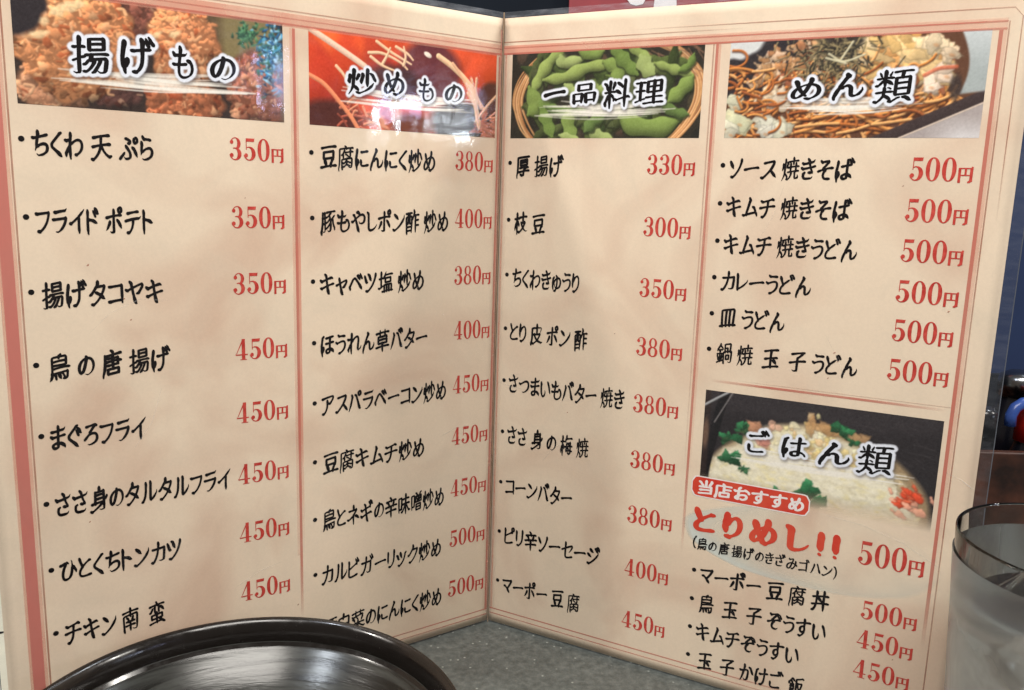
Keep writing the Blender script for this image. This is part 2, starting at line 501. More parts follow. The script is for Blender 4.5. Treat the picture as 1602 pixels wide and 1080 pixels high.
def strokes(sk):
    pts=set(map(tuple,np.argwhere(sk)))
    def nbs(p):
        r=[]
        for k,(a,b) in enumerate(D8):
            q=(p[0]+a,p[1]+b)
            if q in pts:
                if k>=4 and ((p[0]+a,p[1]) in pts or (p[0],p[1]+b) in pts): continue
                r.append(q)
        return r
    deg={p:len(nbs(p)) for p in pts}
    junc={p for p in pts if deg[p]>=3}
    # cluster junction
    cl={};cent=[]
    for p in junc:
        if p in cl: continue
        st=[p];cl[p]=len(cent);mem=[p]
        while st:
            q=st.pop()
            for a in (-1,0,1):
                for b in (-1,0,1):
                    r=(q[0]+a,q[1]+b)
                    if r in junc and r not in cl: cl[r]=len(cent);st.append(r);mem.append(r)
        cent.append(np.mean(mem,0))
    seen=set();segs=[]
    def walk(p,q):
        path=[p,q]
        while q not in junc and deg[q]==2:
            nx=[r for r in nbs(q) if r!=path[-2]]
            if not nx: break
            q=nx[0]
            if q==path[0]: path.append(q);break
            path.append(q)
        return path
    for p in pts:
        if p in junc or deg[p]==1:
            for q in nbs(p):
                if q in junc and p in junc: continue
                if (p,q) in seen: continue
                pa=walk(p,q); seen.add((pa[0],pa[1]));seen.add((pa[-1],pa[-2]))
                segs.append(pa)
    used=set(x for s in segs for x in s)|junc
    for p in pts:
        if p not in used and deg[p]==2:
            pa=walk(p,nbs(p)[0]); used|=set(pa); segs.append(pa+([pa[0]] if pa[-1]!=pa[0] else []))
    out=[]
    for s in segs:
        a=cl.get(s[0],-1);b=cl.get(s[-1],-1)
        P=np.array(s,float)
        if a>=0:P[0]=cent[a]
        if b>=0:P[-1]=cent[b]
        out.append([P,a,b])
    # prune spurs
    L=lambda P:np.hypot(*np.diff(P,axis=0).T).sum()
    out=[s for s in out if not (L(s[0])<10 and ((s[1]>=0)!=(s[2]>=0)) )]
    # collapse short bridges between junctions
    par=list(range(len(cent)))
    def fd(x):
        while par[x]!=x:x=par[x]
        return x
    keep=[]
    for s in out:
        if s[1]>=0 and s[2]>=0 and s[1]!=s[2] and L(s[0])<9: par[fd(s[1])]=fd(s[2])
        else: keep.append(s)
    grp={}
    for i in range(len(cent)): grp.setdefault(fd(i),[]).append(cent[i])
    for s in keep:
        for k,e in ((1,0),(2,-1)):
            if s[k]>=0: s[k]=fd(s[k]); s[0][e]=np.mean(grp[s[k]],0)
    out=keep
    # merge through junctions
    while True:
        best=None
        ends={}
        for i,s in enumerate(out):
            for k in (1,2):
                if s[k]>=0:
                    P=s[0] if k==1 else s[0][::-1]
                    n=min(len(P)-1,14); d=P[n]-P[min(3,n-1) if n>3 else 0]; d=d/(np.hypot(*d)+1e-9)
                    ends.setdefault(s[k],[]).append((i,k,d))
        for j,E in ends.items():
            for x in range(len(E)):
                for y in range(x+1,len(E)):
                    if E[x][0]==E[y][0]: continue
                    c=-E[x][2]@E[y][2]
                    if len(E)==2: c+=1
                    if c>.80 and (best is None or c>best[0]): best=(c,E[x],E[y])
        if not best: break
        _,(i,k,_a),(j,m,_b)=best
        A=out[i];B=out[j]
        PA=A[0] if k==2 else A[0][::-1]; ea=A[1] if k==2 else A[2]
        PB=B[0] if m==1 else B[0][::-1]; eb=B[2] if m==1 else B[1]
        new=[np.vstack([PA,PB[1:]]),ea,eb]
        out=[s for q,s in enumerate(out) if q not in(i,j)]+[new]
    return out
def smooth(P,sig,closed=False):
    n=len(P)
    if n<4:return P
    k=int(3*sig);w=np.exp(-.5*(np.arange(-k,k+1)/sig)**2);w/=w.sum()
    if closed: Q=np.vstack([P[-k-1:-1],P,P[1:k+1]])
    else:
        Q=np.vstack([2*P[0]-P[min(k,n-1):0:-1] if n>k else np.repeat(P[:1],k,0),P,2*P[-1]-P[-2:-k-2:-1] if n>k+1 else np.repeat(P[-1:],k,0)])
    r=np.stack([np.convolve(Q[:,i],w,'same') for i in (0,1)],1)
    off=(len(Q)-n)//2
    R=r[off:off+n]
    if not closed:
        R[0]=P[0];R[-1]=P[-1]
    return R
def resamp(P,st):
    d=np.r_[0,np.cumsum(np.hypot(*np.diff(P,axis=0).T))]
    n=max(2,int(d[-1]/st)+1);t=np.linspace(0,d[-1],n)
    return np.stack([np.interp(t,d,P[:,0]),np.interp(t,d,P[:,1])],1)
PAD=40
def brush(ch,wt,slant,rng,kind='body'):
    T=glyph_tris(ch)
    S=N+2*PAD
    I=fill_raster(T,S,PAD,PAD+30,N*0.9)
    wN=None
    sk=thin(I)
    st=strokes(sk)
    SS=2
    F=np.zeros((S*SS,S*SS),bool)
    complexity=len(st)
    base=wt*N
    if ch not in 'HAN' and complexity>7: base*=0.86
    if complexity>11: base*=0.86
    iso=[]
    nbc=sum(np.roll(np.roll(sk,i,0),j,1) for i in(-1,0,1) for j in(-1,0,1))
    for y,x in np.argwhere((sk>0)&(nbc==1)): st.append([np.array([[y,x],[y-1,x],[y-2,x+1],[y-3,x+1]],float),-9,-9])
    for P,a,b in st:
        P=P[:,::-1].copy() # x,y  (y up since raster y up)
        closed=np.hypot(*(P[0]-P[-1]))<2 and len(P)>20
        L=np.hypot(*np.diff(P,axis=0).T).sum()
        P=resamp(P,1.0)
        P=smooth(P,3.5,closed)
        if not closed:
            # orientation
            d=P[-1]-P[0]
            if (d[0]*0.9 - d[1]) < 0: P=P[::-1]; a,b=b,a
            # extend
            for e in (0,-1):
                j=a if e==0 else b
                if j<0 and len(P)>4:
                    q=P[e]; r=P[min(8,len(P)-1)] if e==0 else P[-min(9,len(P))]
                    dd=(q-r)/(np.hypot(*(q-r))+1e-9); ext=base*(.35 if L>20 else .15)
                    if e==0:P=np.vstack([q+dd*ext,P])
                    else:P=np.vstack([P,q+dd*ext])
        P=resamp(P,1.0)
        # wobble: gentle bow for long straight strokes
        n=len(P);t=np.linspace(0,1,n)
        tan=np.gradient(P,axis=0);tan/=np.hypot(*tan.T)[:,None]+1e-9
        nor=np.stack([-tan[:,1],tan[:,0]],1)
        if not closed and L>40:
            P=P+nor*(np.sin(t*np.pi)*L*0.025*(1 if abs(P[-1][0]-P[0][0])>abs(P[-1][1]-P[0][1]) else -.6))[:,None]
        th=np.arctan2(tan[:,1],tan[:,0])
        nib=0.62+0.46*np.abs(np.sin(th-math.radians(20)))
        if kind=='head': nib=0.50+0.66*np.abs(np.sin(th-math.radians(22)))
        if kind=='heavy': nib=0.9+.2*np.abs(np.sin(th))
        w=base*nib
        if not closed:
            te=tan[-min(6,n)]
            s=np.arange(n); 
            # start press
            if a<0: w*=1+0.28*np.exp(-(s/(base*0.7))**2)-0.3*np.exp(-(s/(base*.28))**2)
            else: w*=1+.05*np.exp(-(s/base)**2)
            r=s[::-1]
            if b<0 and kind!='heavy':
                if L<34: # dot: teardrop
                    w*=(0.7+0.45*t)*np.clip(L/30,.5,.85)
                elif te[1]<-.35 and te[0]<-.12: w*=np.clip(.22+r/(L*.55),0,1)**.8   # left falling: taper
                elif te[1]<-.3 and te[0]>.35: w*=1+.35*np.exp(-((r-base*1.0)/(base*.9))**2)-.55*np.exp(-(r/(base*.6))**2) # na
                elif te[1]<-.8: w*=np.clip(.45+r/(L*.4),0,1)**.7
                elif te[1]>.3: w*=np.clip(.25+r/(L*.3),0,1)
                else: w*=1-.12*np.sin(np.pi*t)+.22*np.exp(-((r-base*.4)/(base*.6))**2)-.25*np.exp(-(r/(base*.3))**2)
            w*=1+.06*np.sin(t*5+rng.random()*6)
        # slant
        c=(S/2,S/2-0)
        Q=P.copy(); Q[:,1]+=(P[:,0]-c[0])*slant; Q[:,0]+=(P[:,1]-c[1])*0.03
        # stamp ellipses angled
        ang=math.radians(-38);ca,sa=math.cos(ang),math.sin(ang); ratio=1.28 if kind!='heavy' else 1.05
        for (x,y),ww in zip(Q,w):
            A=ww/2*SS*ratio**.5;B=ww/2*SS/ratio**.5; R=int(A)+2
            cx,cy=x*SS,y*SS
            x0,y0=int(cx)-R,int(cy)-R
            if x0<0 or y0<0 or x0+2*R+1>=S*SS or y0+2*R+1>=S*SS: continue
            X,Y=np.meshgrid(np.arange(x0,x0+2*R+1)+.5-cx,np.arange(y0,y0+2*R+1)+.5-cy)
            u=X*ca+Y*sa;v=-X*sa+Y*ca
            F[y0:y0+2*R+1,x0:x0+2*R+1]|=(u/A)**2+(v/B)**2<=1
    return F,SS
def contours(F,SS,tol=.7):
    f=F.astype(float)
    k=np.array([1,4,6,4,1.])/16
    for ax in (0,1):
        f=sum(k[i]*np.roll(f,i-2,ax) for i in range(5))
    f=sum(k[i]*np.roll(f,i-2,0) for i in range(5)); f=sum(k[i]*np.roll(f,i-2,1) for i in range(5))
    # marching squares
    f=f-.5; H,W=f.shape
    segs={}
    m=f>0
    cell=(m[:-1,:-1].astype(int)+2*m[:-1,1:]+4*m[1:,1:]+8*m[1:,:-1])
    ys,xs=np.nonzero((cell>0)&(cell<15))
    def ip(y0,x0,y1,x1):
        a,b=f[y0,x0],f[y1,x1];t=a/(a-b);return (x0+(x1-x0)*t,y0+(y1-y0)*t)
    nxt={};pos={}
    TB={1:[('L','B')],2:[('B','R')],3:[('L','R')],4:[('R','T')],5:[('L','T'),('R','B')],6:[('B','T')],7:[('L','T')],8:[('T','L')],9:[('T','B')],10:[('T','R'),('B','L')],11:[('T','R')],12:[('R','L')],13:[('R','B')],14:[('B','L')]}
    for y,x in zip(ys,xs):
        e={'B':('h',y,x),'T':('h',y+1,x),'L':('v',y,x),'R':('v',y,x+1)}
        for a,b in TB[cell[y,x]]:
            nxt[e[a]]=e[b]
        for q in e.values():
            if q not in pos:
                k0,yy,xx=q
                y1,x1=(yy,xx+1) if k0=='h' else (yy+1,xx)
                if y1<H and x1<W and (f[yy,xx]>0)!=(f[y1,x1]>0): pos[q]=ip(yy,xx,y1,x1)
    loops=[];left=set(nxt)
    while left:
        s=next(iter(left));lp=[];q=s
        while q in left:
            left.discard(q);lp.append(pos[q]);q=nxt[q]
        loops.append(np.array(lp))
    out=[]
    def dp(P,eps):
        if len(P)<3:return P
        a,b=P[0],P[-1];d=b-a;L=np.hypot(*d)
        dist=np.abs(d[0]*(P[:,1]-a[1])-d[1]*(P[:,0]-a[0]))/L if L>1e-9 else np.hypot(*(P-a).T)
        i=dist.argmax()
        if dist[i]>eps: return np.vstack([dp(P[:i+1],eps)[:-1],dp(P[i:],eps)])
        return np.array([a,b])
    for lp in loops:
        lp=lp/SS
        ar=.5*abs(np.dot(lp[:,0],np.roll(lp[:,1],1))-np.dot(lp[:,1],np.roll(lp[:,0],1)))
        if len(lp)<8 or ar<9: continue
        h=len(lp)//2
        q=np.vstack([dp(lp[:h+1],tol)[:-1],dp(np.vstack([lp[h:],lp[:1]]),tol)[:-1]])
        if len(q)>=3: out.append(q)
    return out
# ---- Bodoni-like digits, height 200, drawn in raster; origin bottom-left
def digits():
    S=336;SS=2;n=S*SS
    Y,X=np.meshgrid((np.arange(n)+.5)/SS-PAD,(np.arange(n)+.5)/SS-PAD,indexing='ij')
    def ell(cx,cy,a,b,p=2.0): return (np.abs((X-cx)/a)**p+np.abs((Y-cy)/b)**p)<=1
    def rect(x0,y0,x1,y1): return (X>=x0)&(X<=x1)&(Y>=y0)&(Y<=y1)
    def poly(pts):
        r=np.zeros_like(X,bool)
        for i in range(len(pts)):
            x1,y1=pts[i];x2,y2=pts[(i+1)%len(pts)]
            if y1==y2: continue
            c=((Y>=min(y1,y2))&(Y<max(y1,y2)))&(X<(x2-x1)*(Y-y1)/(y2-y1)+x1)
            r^=c
        return r
    G={}
    H=200
    G['0']=(ell(62,100,60,103,2.15)&~ell(62,100,25,93,2.4),124)
    d8=(ell(60,150,46,53,2.1)&~ell(60,151,22,44,2.2))|(ell(60,52,57,56,2.1)&~ell(60,52,26,45,2.2))
    G['8']=(d8,120)
    top=(ell(56,148,50,55)&~ell(50,150,24,47))&(X>44)
    top|=ell(56,148,50,55)&~ell(56,146,50,49)&(Y>150)
    bot=(ell(54,55,58,58)&~ell(46,55,29,48))&(X>42)
    bot|=ell(54,55,58,58)&~ell(54,58,58,51)&(Y<55)
    G['3']=((top&(Y>103))|(bot&(Y<112))|rect(32,101,66,110)|ell(20,160,17,18)|ell(18,42,18,19)|(ell(54,55,58,58)&~ell(54,57,51,50)&(X<30)&(Y<50))|(ell(56,148,50,55)&~ell(56,146,44,47)&(X<30)&(Y>150)),114)
    G['5']=(poly([(20,200),(100,200),(104,204),(98,170),(26,170)])|rect(18,95,25,200)|((ell(52,62,60,64)&~ell(46,62,28,53))&(X>42))|(ell(52,62,60,64)&~ell(52,60,56,58)&(Y>95)&(X>18))|(ell(52,62,60,64)&~ell(52,66,60,58)&(Y<50))|ell(18,45,18,19)|(ell(54,60,60,62)&~ell(54,62,53,54)&(X<30)&(Y<45)),114)
    G['4']=((poly([(72,205),(88,205),(12,62),(0,62),(0,56),(0,50),(4,56)])&(Y>50))|rect(0,46,124,57)|rect(64,8,98,205)|rect(46,0,116,7),124)
    # 円  (mincho)
    w=128
    G['円']=(rect(2,0,25,128)|rect(99,10,124,128)|rect(6,118,122,128)|poly([(84,0),(104,0),(122,14),(122,24),(100,24),(84,10)])|rect(54,62,72,128)|rect(6,60,122,69)|poly([(96,128),(122,128),(128,134),(112,140),(104,128)]),130)
    G['・']=(ell(20,20,20,20),40)
    G['ball']=(ell(20,20,20,20),40)
    return G


def make_glyphs():
    chars = lambda kinds: sorted(set("".join(r[2] for r in LAYOUT if r[0] in kinds)) - set(" "))
    out = {}

    def put(key, F, SS, oy):
        out[key] = [np.round(q - [PAD, PAD + oy], 1) for q in contours(F, SS)]
    rng = np.random.default_rng(3)
    for ch in chars('TS'): put('b' + ch, *brush(ch, BODY_WEIGHT, .135, rng), 30)
    for ch in sorted(set("".join(r[1] for r in HEADINGS))): put('h' + ch, *brush(ch, .104, .11, rng, 'head'), 30)
    for ch in chars('W'): put('v' + ch, *brush(ch, .125, .08, rng, 'heavy'), 30)
    for ch in chars('R'): put('t' + ch, *brush(ch, .168, .10, rng, 'head'), 30)
    for k, (F, w) in digits().items(): put('d' + k, F, 2, 0)
    return out


GLYPHS = make_glyphs()
_tess = {}


def glyph_mesh(key):
    """triangulated outline: vertices (n,2) and faces"""
    if key in _tess:
        return _tess[key]
    cu = bpy.data.curves.new("outline", 'CURVE')
    cu.dimensions = '2D'
    cu.fill_mode = 'BOTH'
    for q in GLYPHS[key]:
        s = cu.splines.new('POLY')
        s.points.add(len(q) - 1)
        co = np.zeros((len(q), 4)); co[:, :2] = q; co[:, 3] = 1
        s.points.foreach_set('co', co.ravel())
        s.use_cyclic_u = True
    o = bpy.data.objects.new("outline", cu)
    COL.objects.link(o)
    me = o.to_mesh()
    V = np.array([v.co[:2] for v in me.vertices]).reshape(-1, 2)
    F = [tuple(p.vertices) for p in me.polygons]
    o.to_mesh_clear()
    bpy.data.objects.remove(o)
    bpy.data.curves.remove(cu)
    A = np.vstack(GLYPHS[key])
    _tess[key] = (V, F, A.min(0), A.max(0))
    return _tess[key]


# ------------------------------------------------------------------ the folded booklet: page surface in millimetres
ANG = {'L': math.radians(33.736), 'R': math.radians(27.964)}


def page_point(side, x, v, off=0.0):
    """x: mm from the fold along the page (left page negative), v: mm above the table, off: mm in front of the sheet"""
    a = ANG[side]
    s = -1 if side == 'L' else 1
    u = abs(x)
    bow = 0.9 * math.sin(math.pi * u / 214) * (0.55 + 0.45 * math.cos(math.pi * (v - 150) / 300)) + 0.35 * math.sin(v / 41.0 + u / 60.0) * (u / 214)
    h = off + bow
    nx, ny = -s * math.sin(a), -math.cos(a)
    return ((s * u * math.cos(a) + nx * h) * MM, (-u * math.sin(a) + ny * h) * MM, v * MM)


def sheet(name, side, x0, x1, v0, v1, off, mat, parent, nx=None, nv=None, ink=None):
    nx = nx or max(1, int(abs(x1 - x0) / 4)); nv = nv or max(1, int(abs(v1 - v0) / 4))
    V, F, A = [], [], []
    for j in range(nv + 1):
        for i in range(nx + 1):
            x = x0 + (x1 - x0) * i / nx; v = v0 + (v1 - v0) * j / nv
            V.append(page_point(side, x, v, off))
            if ink: A.append(ink(i / nx, j / nv))
    for j in range(nv):
        for i in range(nx):
            a = j * (nx + 1) + i
            F.append((a, a + 1, a + nx + 2, a + nx + 1) if x1 > x0 else (a + nx + 1, a + nx + 2, a + 1, a))
    o = mesh_obj(name, V, F, mat, parent, True)
    if ink:
        at = o.data.attributes.new('ink', 'FLOAT', 'POINT')
        at.data.foreach_set('value', A)
    return o


def lettering(name, side, boxes, off, mat, parent, label):
    """boxes: list of (glyph key, x0, x1, v0, v1): the glyph's ink is fitted into each box"""
    V, F = [], []
    for key, x0, x1, v0, v1 in boxes:
        P, fs, lo, hi = glyph_mesh(key)
        b = len(V)
        for px, py in P:
            V.append(page_point(side, x0 + (px - lo[0]) / (hi[0] - lo[0]) * (x1 - x0), v0 + (py - lo[1]) / (hi[1] - lo[1]) * (v1 - v0), off))
        F += [tuple(b + i for i in f) for f in fs]
    o = mesh_obj(name, V, F, mat, parent)
    if label: o['label'] = label
    return o


def text_boxes(text, x0, x1, vc, size, prefix, gap=14, space=58):
    """lay a string between x0 and x1 (mm), centred on height vc; size = mm height of 205 glyph units"""
    k = size / 196.0
    cur, items = 0.0, []
    first = True
    for ch in text:
        if ch == ' ':
            cur += space; continue
        key = prefix + ch
        P, fs, lo, hi = glyph_mesh(key)
        if not first: cur += gap
        w = hi[0] - lo[0]
        items.append((key, cur, cur + w, lo[1], hi[1])); cur += w
        first = False
    kx = (x1 - x0) / cur
    mid = 116.0
    return [(key, x0 + a * kx, x0 + b * kx, vc + (c - mid) * k, vc + (d - mid) * k) for key, a, b, c, d in items]


def price_boxes(text, x0, x1, vc, size):
    k = size / 200.0
    cur, items = 0.0, []
    for ch in text + '円':
        P, fs, lo, hi = glyph_mesh('d' + ch)
        w = hi[0] - lo[0]
        items.append(('d' + ch, cur, cur + w, lo[1] - (12 if ch == '円' else 0), hi[1] - (12 if ch == '円' else 0)))
        cur += w + (20 if ch != '0' else 18)
    cur -= 20
    kx = (x1 - x0) / cur
    return [(key, x0 + a * kx, x0 + b * kx, vc + (c - 100) * k, vc + (d - 100) * k) for key, a, b, c, d in items]


# ------------------------------------------------------------------ painted food photographs (printed pictures on the pages)
def lin(img):
    c = np.clip(img, 0, 1)
    return np.where(c <= 0.04045, c / 12.92, ((c + 0.055) / 1.055) ** 2.4)


def rgb(*c): return np.array(c, float) / 255


class Canvas:
    def __init__(s, w, h, col):
        s.w, s.h = w, h
        s.im = np.ones((h, w, 3)) * rgb(*col)
        s.Y, s.X = np.mgrid[0:h, 0:w].astype(float)

    def win(s, x0, y0, x1, y1):
        a, b = max(0, int(x0)), min(s.w, int(x1) + 2)
        c, d = max(0, int(y0)), min(s.h, int(y1) + 2)
        return (slice(c, d), slice(a, b)) if b > a and d > c else None

    def blob(s, x, y, rx, ry, ang, col, hi=0.35, lo=0.45, soft=1.2, a=1.0, rag=0.0):
        """shaded ellipse, lit from the upper left"""
        r = max(rx, ry) + soft + 1
        q = s.win(x - r, y - r, x + r, y + r)
        if not q: return
        X = s.X[q] - x; Y = s.Y[q] - y
        c, t = math.cos(ang), math.sin(ang)
        u = (X * c + Y * t) / rx; v = (-X * t + Y * c) / ry
        d = np.sqrt(u * u + v * v)
        if rag:
            th = np.arctan2(v, u)
            d = d * (1 + rag * (.55 * np.sin(2 * th + x * 7) + .45 * np.sin(3 * th + y * 5) + .28 * np.sin(5 * th + x * 3 + y)))
        m = np.clip((1 - d) * min(rx, ry) / soft + .5, 0, 1) * a
        sh = np.clip(-(X * .45 + Y * .9) / max(rx, ry), -1, 1)
        C = rgb(*col)[None, None] * (1 + np.where(sh > 0, hi * sh, lo * sh))[..., None]
        s.im[q] = s.im[q] * (1 - m[..., None]) + C * m[..., None]

    def line(s, pts, w, col, hi=0.3, lo=0.45, soft=1.0, a=1.0, wfun=None):
        """shaded tube along a polyline"""
        P = np.array(pts, float)
        # smooth by Catmull-Rom
        if len(P) > 2:
            Q = np.vstack([2 * P[0] - P[1], P, 2 * P[-1] - P[-2]])
            R = []
            for i in range(1, len(Q) - 2):
                for t in np.linspace(0, 1, 8, endpoint=False):
                    R.append(.5 * ((2 * Q[i]) + (-Q[i - 1] + Q[i + 1]) * t + (2 * Q[i - 1] - 5 * Q[i] + 4 * Q[i + 1] - Q[i + 2]) * t * t + (-Q[i - 1] + 3 * Q[i] - 3 * Q[i + 1] + Q[i + 2]) * t ** 3))
            R.append(P[-1]); P = np.array(R)
        q = s.win(P[:, 0].min() - w - 2, P[:, 1].min() - w - 2, P[:, 0].max() + w + 2, P[:, 1].max() + w + 2)
        if not q: return
        X, Y = s.X[q], s.Y[q]
        best = np.full(X.shape, 1e9); side = np.zeros(X.shape); tt = np.zeros(X.shape)
        n = len(P) - 1
        for i in range(n):
            a0, b0 = P[i], P[i + 1]; d = b0 - a0; L2 = d @ d + 1e-9
            t = np.clip(((X - a0[0]) * d[0] + (Y - a0[1]) * d[1]) / L2, 0, 1)
            dx = X - a0[0] - t * d[0]; dy = Y - a0[1] - t * d[1]
            dd = np.hypot(dx, dy); m = dd < best
            best[m] = dd[m]; side[m] = -(dx * .45 + dy * .9)[m]; tt[m] = ((i + t) / n)[m]
        W = w * (wfun(tt) if wfun else 1.0)
        m = np.clip((W - best) / soft + .5, 0, 1) * a
        sh = np.clip(side / np.maximum(W, .5), -1, 1)
        C = rgb(*col)[None, None] * (1 + np.where(sh > 0, hi * sh, lo * sh))[..., None]
        s.im[q] = s.im[q] * (1 - m[..., None]) + C * m[..., None]

    def flake(s, x, y, r, asp, ang, col, rng, a=.92, soft=1.4, k=.28):
        """thin angular flake: a convex polygon with a gradient across it and a darker rim"""
        q = s.win(x - r * 1.3, y - r * 1.3, x + r * 1.3, y + r * 1.3)
        if not q: return
        X = s.X[q] - x; Y = s.Y[q] - y
        n = int(rng.integers(4, 7)); d = np.full(X.shape, 1e9)
        c0, s0 = math.cos(ang), math.sin(ang)
        U = X * c0 + Y * s0; V = (-X * s0 + Y * c0) / asp
        for i in range(n):
            t = 6.283 * (i + rng.uniform(-.3, .3)) / n
            d = np.minimum(d, r * rng.uniform(.62, 1.0) - (U * math.cos(t) + V * math.sin(t)))
        d = d * asp + np.sin(U * .5 + y) * .6
        m = np.clip(d / soft + .5, 0, 1) * a
        g = -(X * .4 + Y * .9) / r * k + .045 * np.sin(U * rng.uniform(.08, .22) + x) - .30 * np.clip(1 - d / 2.5, 0, 1)
        C = rgb(*col)[None, None] * (1 + g)[..., None]
        s.im[q] = s.im[q] * (1 - m[..., None]) + C * m[..., None]

    def mask(s, m, col, a=1.0):
        m = (m * a)[..., None]
        s.im = s.im * (1 - m) + rgb(*col) * m

    def grain(s, k=0.02, seed=1):
        r = np.random.default_rng(seed)
        g = blur(r.standard_normal((s.h, s.w)), 1.2)
        s.im += (g / g.std() * k)[..., None]


def blur(a, sig):
    k = max(1, int(3 * sig)); w = np.exp(-.5 * (np.arange(-k, k + 1) / sig) ** 2); w /= w.sum()
    for ax in (0, 1):
        pad = [(k, k) if i == ax else (0, 0) for i in range(a.ndim)]
        p = np.pad(a, pad, mode='edge')
        n = a.shape[ax]
        a = sum(w[i] * np.take(p, range(i, i + n), axis=ax) for i in range(2 * k + 1))
    return a


PX = 7.0                      # canvas pixels per millimetre


def ell(c, x, y, rx, ry, soft=6, rag=0.0, seed=0):
    th = np.arctan2(c.Y - y, c.X - x)
    d = np.hypot((c.X - x) / rx, (c.Y - y) / ry) * (1 + rag * np.sin(5 * th + seed) + rag * .7 * np.sin(11 * th + 2 * seed))
    return np.clip((1 - d) * min(rx, ry) / soft + .5, 0, 1)


def paint_fried(w, h):
    c = Canvas(w, h, (54, 42, 38)); r = np.random.default_rng(5)
    c.mask(ell(c, .80 * w, .05 * h, .16 * w, .55 * h, 30), (128, 114, 76))
    c.mask(ell(c, .70 * w, .12 * h, .04 * w, .40 * h, 30), (82, 62, 48), .7)
    c.mask(ell(c, 1.0 * w, .95 * h, .08 * w, .25 * h, 20), (128, 104, 82), .8)
    lowf = blur(r.standard_normal((h, w)), 9); lowf /= lowf.std()
    # centre, radii, colour, crumb count: far pieces first
    masses = [(.455, .12, .085, .30, (134, 80, 66), .8), (.31, .80, .12, .15, (120, 78, 72), .7), (.585, .88, .150, .26, (196, 118, 80), 1.0),
              (.875, .74, .110, .42, (170, 104, 78), 1.0), (.595, .32, .130, .42, (226, 148, 100), 1.0), (.115, .84, .12, .22, (208, 148, 112), .9), (.205, .42, .215, .50, (226, 152, 102), 1.0)]
    for fx, fy, rx, ry, col, bright in masses:
        m = ell(c, fx * w, fy * h, rx * w, ry * h, 10, .07, fx * 9)
        c.mask(np.roll(blur(m, 6), 6, 0), (34, 24, 22), .6)
        c.mask(m, tuple(int(v * .72) for v in col))
        k = int(5200 * rx * ry)
        pts = []
        for i in range(k):
            a = r.random() * 6.283; q = math.sqrt(r.random()) * 1.02
            pts.append((r.random() + .4 * math.sin(a) * q, a, q))
        pts.sort()
        for _, a, q in pts:
            x = (fx + rx * q * math.cos(a)) * w; y = (fy + ry * q * math.sin(a)) * h
            lf = lowf[int(min(max(y, 0), h - 1)), int(min(max(x, 0), w - 1))]
            lt = .95 - .30 * math.sin(a) * q - .12 * math.cos(a) * q + .13 * lf + .06 * r.standard_normal()
            lt = min(1.25, max(.38, lt))
            if lf < -1.1: lt *= .8
            cc = np.array(col) * lt
            t = r.random()
            if t < .16: cc = cc * .6 + np.array([250, 216, 170]) * .4
            elif t < .28: cc = cc * np.array([.74, .58, .52])
            s = 3.5 + 8.5 * r.random() ** 1.5
            an = r.random() * 3.14
            if r.random() < .45:       # curled flakes
                L = s * 1.9; b = r.normal() * s * .8
                c.line([(x - L * .5 * math.cos(an), y - L * .5 * math.sin(an)), (x + b * math.sin(an), y - b * math.cos(an)), (x + L * .5 * math.cos(an), y + L * .5 * math.sin(an))], s * .36, np.clip(cc, 0, 255), .26, .42, 1.8, .85)
            else:
                c.blob(x, y, s * r.uniform(.8, 1.4), s * r.uniform(.5, .9), an, np.clip(cc, 0, 255), .24, .40, 2.2, .82, .3)
    for fx, fy, s in [(.085, .38, 17), (.245, .56, 20), (.20, .10, 22), (.15, .16, 18), (.49, .27, 12), (.56, .24, 13), (.20, .68, 14), (.10, .26, 14)]:
        c.blob(fx * w, fy * h, s, s * .6, -.3, (246, 222, 174), .1, .25, 5, .72, .3)
    c.mask(ell(c, .03 * w, .0 * h, .085 * w, .40 * h, 8, .05, 2), (44, 38, 42), 1)
    for i in range(300):
        fx = r.normal(.955, .032); fy = r.normal(.32, .16)
        if fx < .88: fy = .12 + .1 * r.random()
        col = [(38, 96, 116), (90, 168, 208), (48, 110, 165), (52, 104, 84), (150, 200, 226), (24, 56, 84)][r.integers(6)]
        c.blob(fx * w, fy * h, r.uniform(4, 11), r.uniform(2, 4), r.random() * 3.14, col, .3, .5, 1.6, .9, .3)
    for i in range(90):
        c.blob(r.normal(.845, .02) * w, r.normal(.16, .05) * h, r.uniform(4, 9), r.uniform(2, 4), r.random() * 3.14, [(54, 100, 70), (34, 72, 52), (80, 130, 92)][r.integers(3)], .4, .5, 1.6, .9, .3)
    c.mask(ell(c, .985 * w, .58 * h, .035 * w, .22 * h, 16), (206, 176, 214), .5)
    c.im = blur(c.im, .8)
    return c


